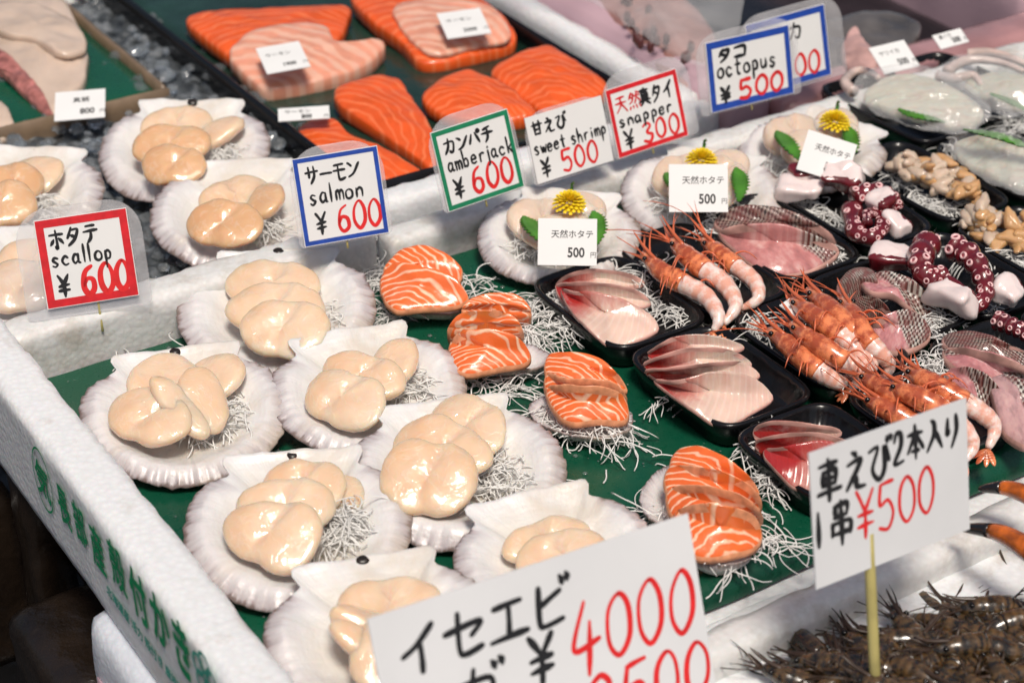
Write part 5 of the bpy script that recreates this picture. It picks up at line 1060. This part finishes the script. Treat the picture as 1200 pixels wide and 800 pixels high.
fillet('salmon_fillet', [(576, 84, .032), (600, 64, .037), (640, 52, .038), (678, 72, .034), (712, 100, .028), (690, 118, .026), (645, 132, .024), (610, 112, .028)], 'orange and pink salmon block behind the sweet shrimp card', FO, 'salmon fillet', gs, .022, .006, 17, .2)
fillet('salmon_fillet', [(350, 146, .026), (385, 136, .028), (412, 158, .027), (450, 172, .026), (508, 210, .022), (500, 222, .018), (450, 234, .016), (400, 200, .02), (362, 172, .023)], 'flat orange salmon piece behind the blue framed salmon sign', FO, 'salmon fillet', gs, .016, .003, 18, -.3)
small_card('white label reading 1900 yen on the pink salmon belly', [(297, 56), (348, 50), (316, 88), (366, 76)], W(330, 70, .0345), AZ*.97-CF*.2, 'サーモン', '1900', 41, name='price_label', tp=(.12, .60), pp=(.42, .18), sz=(.15, .16))
small_card('white label reading 2200 yen on the salmon side at the top', [(508, 16), (562, 10), (528, 46), (576, 38)], W(540, 30, .0345), AZ*.97-CF*.2, 'サーモン', '2200', 42, name='price_label', tp=(.12, .60), pp=(.42, .18), sz=(.15, .16))
small_card('white label lying above the flat salmon piece near the blue sign', [(318, 128), (380, 124), (334, 142), (392, 138)], W(350, 134, .026), AZ*.9-CF*.3, 'サーモン', '800', 43, name='price_label', tp=(.12, .55), pp=(.45, .12), sz=(.13, .14))

# spotted fish in the pink box
V, F, uv = pad([(690, -20, .03), (740, -30, .04), (800, -5, .044), (838, 40, .036), (835, 90, .024), (800, 100, .02), (755, 62, .024), (712, 22, .028)], .03, .010, 60, 9, .3, .001, 61, .5)
o = tag(mesh_obj('spotted_fish', V, F, MT['spotted'], None, uv), 'pinkish brown spotted fish lying in the pink box behind the octopus sign', 'fish')
r = rng(8)
for k in range(20):
    x, y = r.uniform(730, 810), 0; y = (x-720)*.75+r.uniform(-30, 22); c = W(x, y, .046); V = [c+np.array([.0028*math.cos(q), .0028*math.sin(q), .0]) for q in np.arange(8)*math.pi/4]
    V2, F, uv = slab_from(V, .010, .0006, 2, .3, .0003, k); mesh_obj('spot', V2, F, MT['spot'], o)
fillet('fish_tail', [(930, 50, .02), (980, 20, .034), (1040, 12, .036), (1080, 30, .03), (1050, 62, .024), (1000, 78, .02), (950, 82, .018)], 'dark silvery fish under film behind the second octopus sign', simple('grey_fish', (.10, .09, .085), .12, .5, 30, .5, 60, .003, coat=.8), 'fish', None, .02, .006, 62)
fillet('pink_fish', [(985, 60, .034), (1000, 30, .04), (1012, 45, .038), (1030, 70, .034), (1005, 88, .03)], 'small pinkish fish end wrapped in film beside the squid card', simple('pale_pink_fish', (.5, .3, .27), .15, .4, 50, .5, 90, .002, coat=.6), 'fish', None, .012, .004, 63)
V, F, uv = pad([(585, -40, .055), (700, -60, .06), (860, -70, .06), (870, 10, .05), (850, 66, .043), (800, 70, .046), (740, 30, .05), (690, 0, .05)], .001, .006, 60, 9, .3, .003, 64); tag(mesh_obj('cling_film', V, F, MT['wrap'], None, uv), 'clear film stretched over the spotted fish', 'film')

# ------------------------------------------------------------------ raw prawns in the front box, crab claws
r = rng(12); base = []
for k in range(4):
    a = .35+.2*k
    t_ = shrimp('prawn', [(1000+0*k, 760, .0), (1030, 764, .003), (1062, 768, .004), (1095, 774+4*k, .002), (1120, 786+5*k, .0), (1132, 800+6*k, -.003)], .0078, 'x', .42, ('tiger', 'tiger', 'dark_spike'), None, 40+k, 8, .022, lift=-.030)
    base.append(t_)
def copy_tree(o, parent=None):
    c = o.copy(); COL.objects.link(c); c.parent = parent
    for ch in o.children: copy_tree(ch, c)
    return c
where = ['by the bamboo stick', 'under the crab claws', 'at the bottom right corner of the photo', 'along the box wall']
for k in range(170):
    o = base[k % 4] if k < 4 else copy_tree(base[k % 4])
    x, y = r.uniform(968, 1245), r.uniform(712, 835)
    top = 782-(x-970)*.31
    if y < top: y = top+r.uniform(0, 40)
    lay = r.uniform(-.040, -.004)
    o.location = Vector(W(x, y, lay)); o.rotation_euler = (r.uniform(-.3, .3), r.uniform(-.3, .3), r.uniform(-1.1, 1.6)+(math.pi if r.random() < .3 else 0))
    zx = 'left of the bamboo stick' if x < 1008 else 'right of the bamboo stick' if x < 1075 else 'in the middle of the heap' if x < 1150 else 'at the right edge'
    zy = 'against the box wall' if y < 760-(x-1060)*.15 else 'in the nearer rows'
    o['label'] = f'dark raw prawn {zx}, {zy}, ' + ('high up' if lay > -.015 else 'low down'); o['group'] = 'raw prawns in the front box'; o['category'] = 'prawn'
def claw(pts, r0, label, seed):
    C = crom([W(*p) for p in pts], 30); k = np.linspace(0, 1, 30); t = empty('crab_leg', C[15], label, 'crab leg', 'crab legs over the prawn box')
    rad = r0*(1-k)**.6+.0004; m = 22; V, F, uv = tube(C[:m], rad[:m], 10); V = np.array(V); V[:, 2] = V[:, 2]; mesh_obj('leg_shell', V, F, MT['crab'], t, uv); V, F, uv = tube(C[m-1:], rad[m-1:], 10); mesh_obj('leg_tip', V, F, MT['crab_tip'], t, uv)
claw([(1260, 600, .03), (1220, 585, .032), (1180, 572, .030), (1146, 573, .024)], .0075, 'upper glossy orange crab leg tip reaching in from the right edge', 1)
claw([(1260, 670, .03), (1215, 648, .032), (1170, 624, .028), (1122, 618, .018)], .0085, 'lower glossy orange crab leg tip with a black point at the right edge', 2)
for k, (x, y) in enumerate([(1200, 580), (1160, 600)]): pass
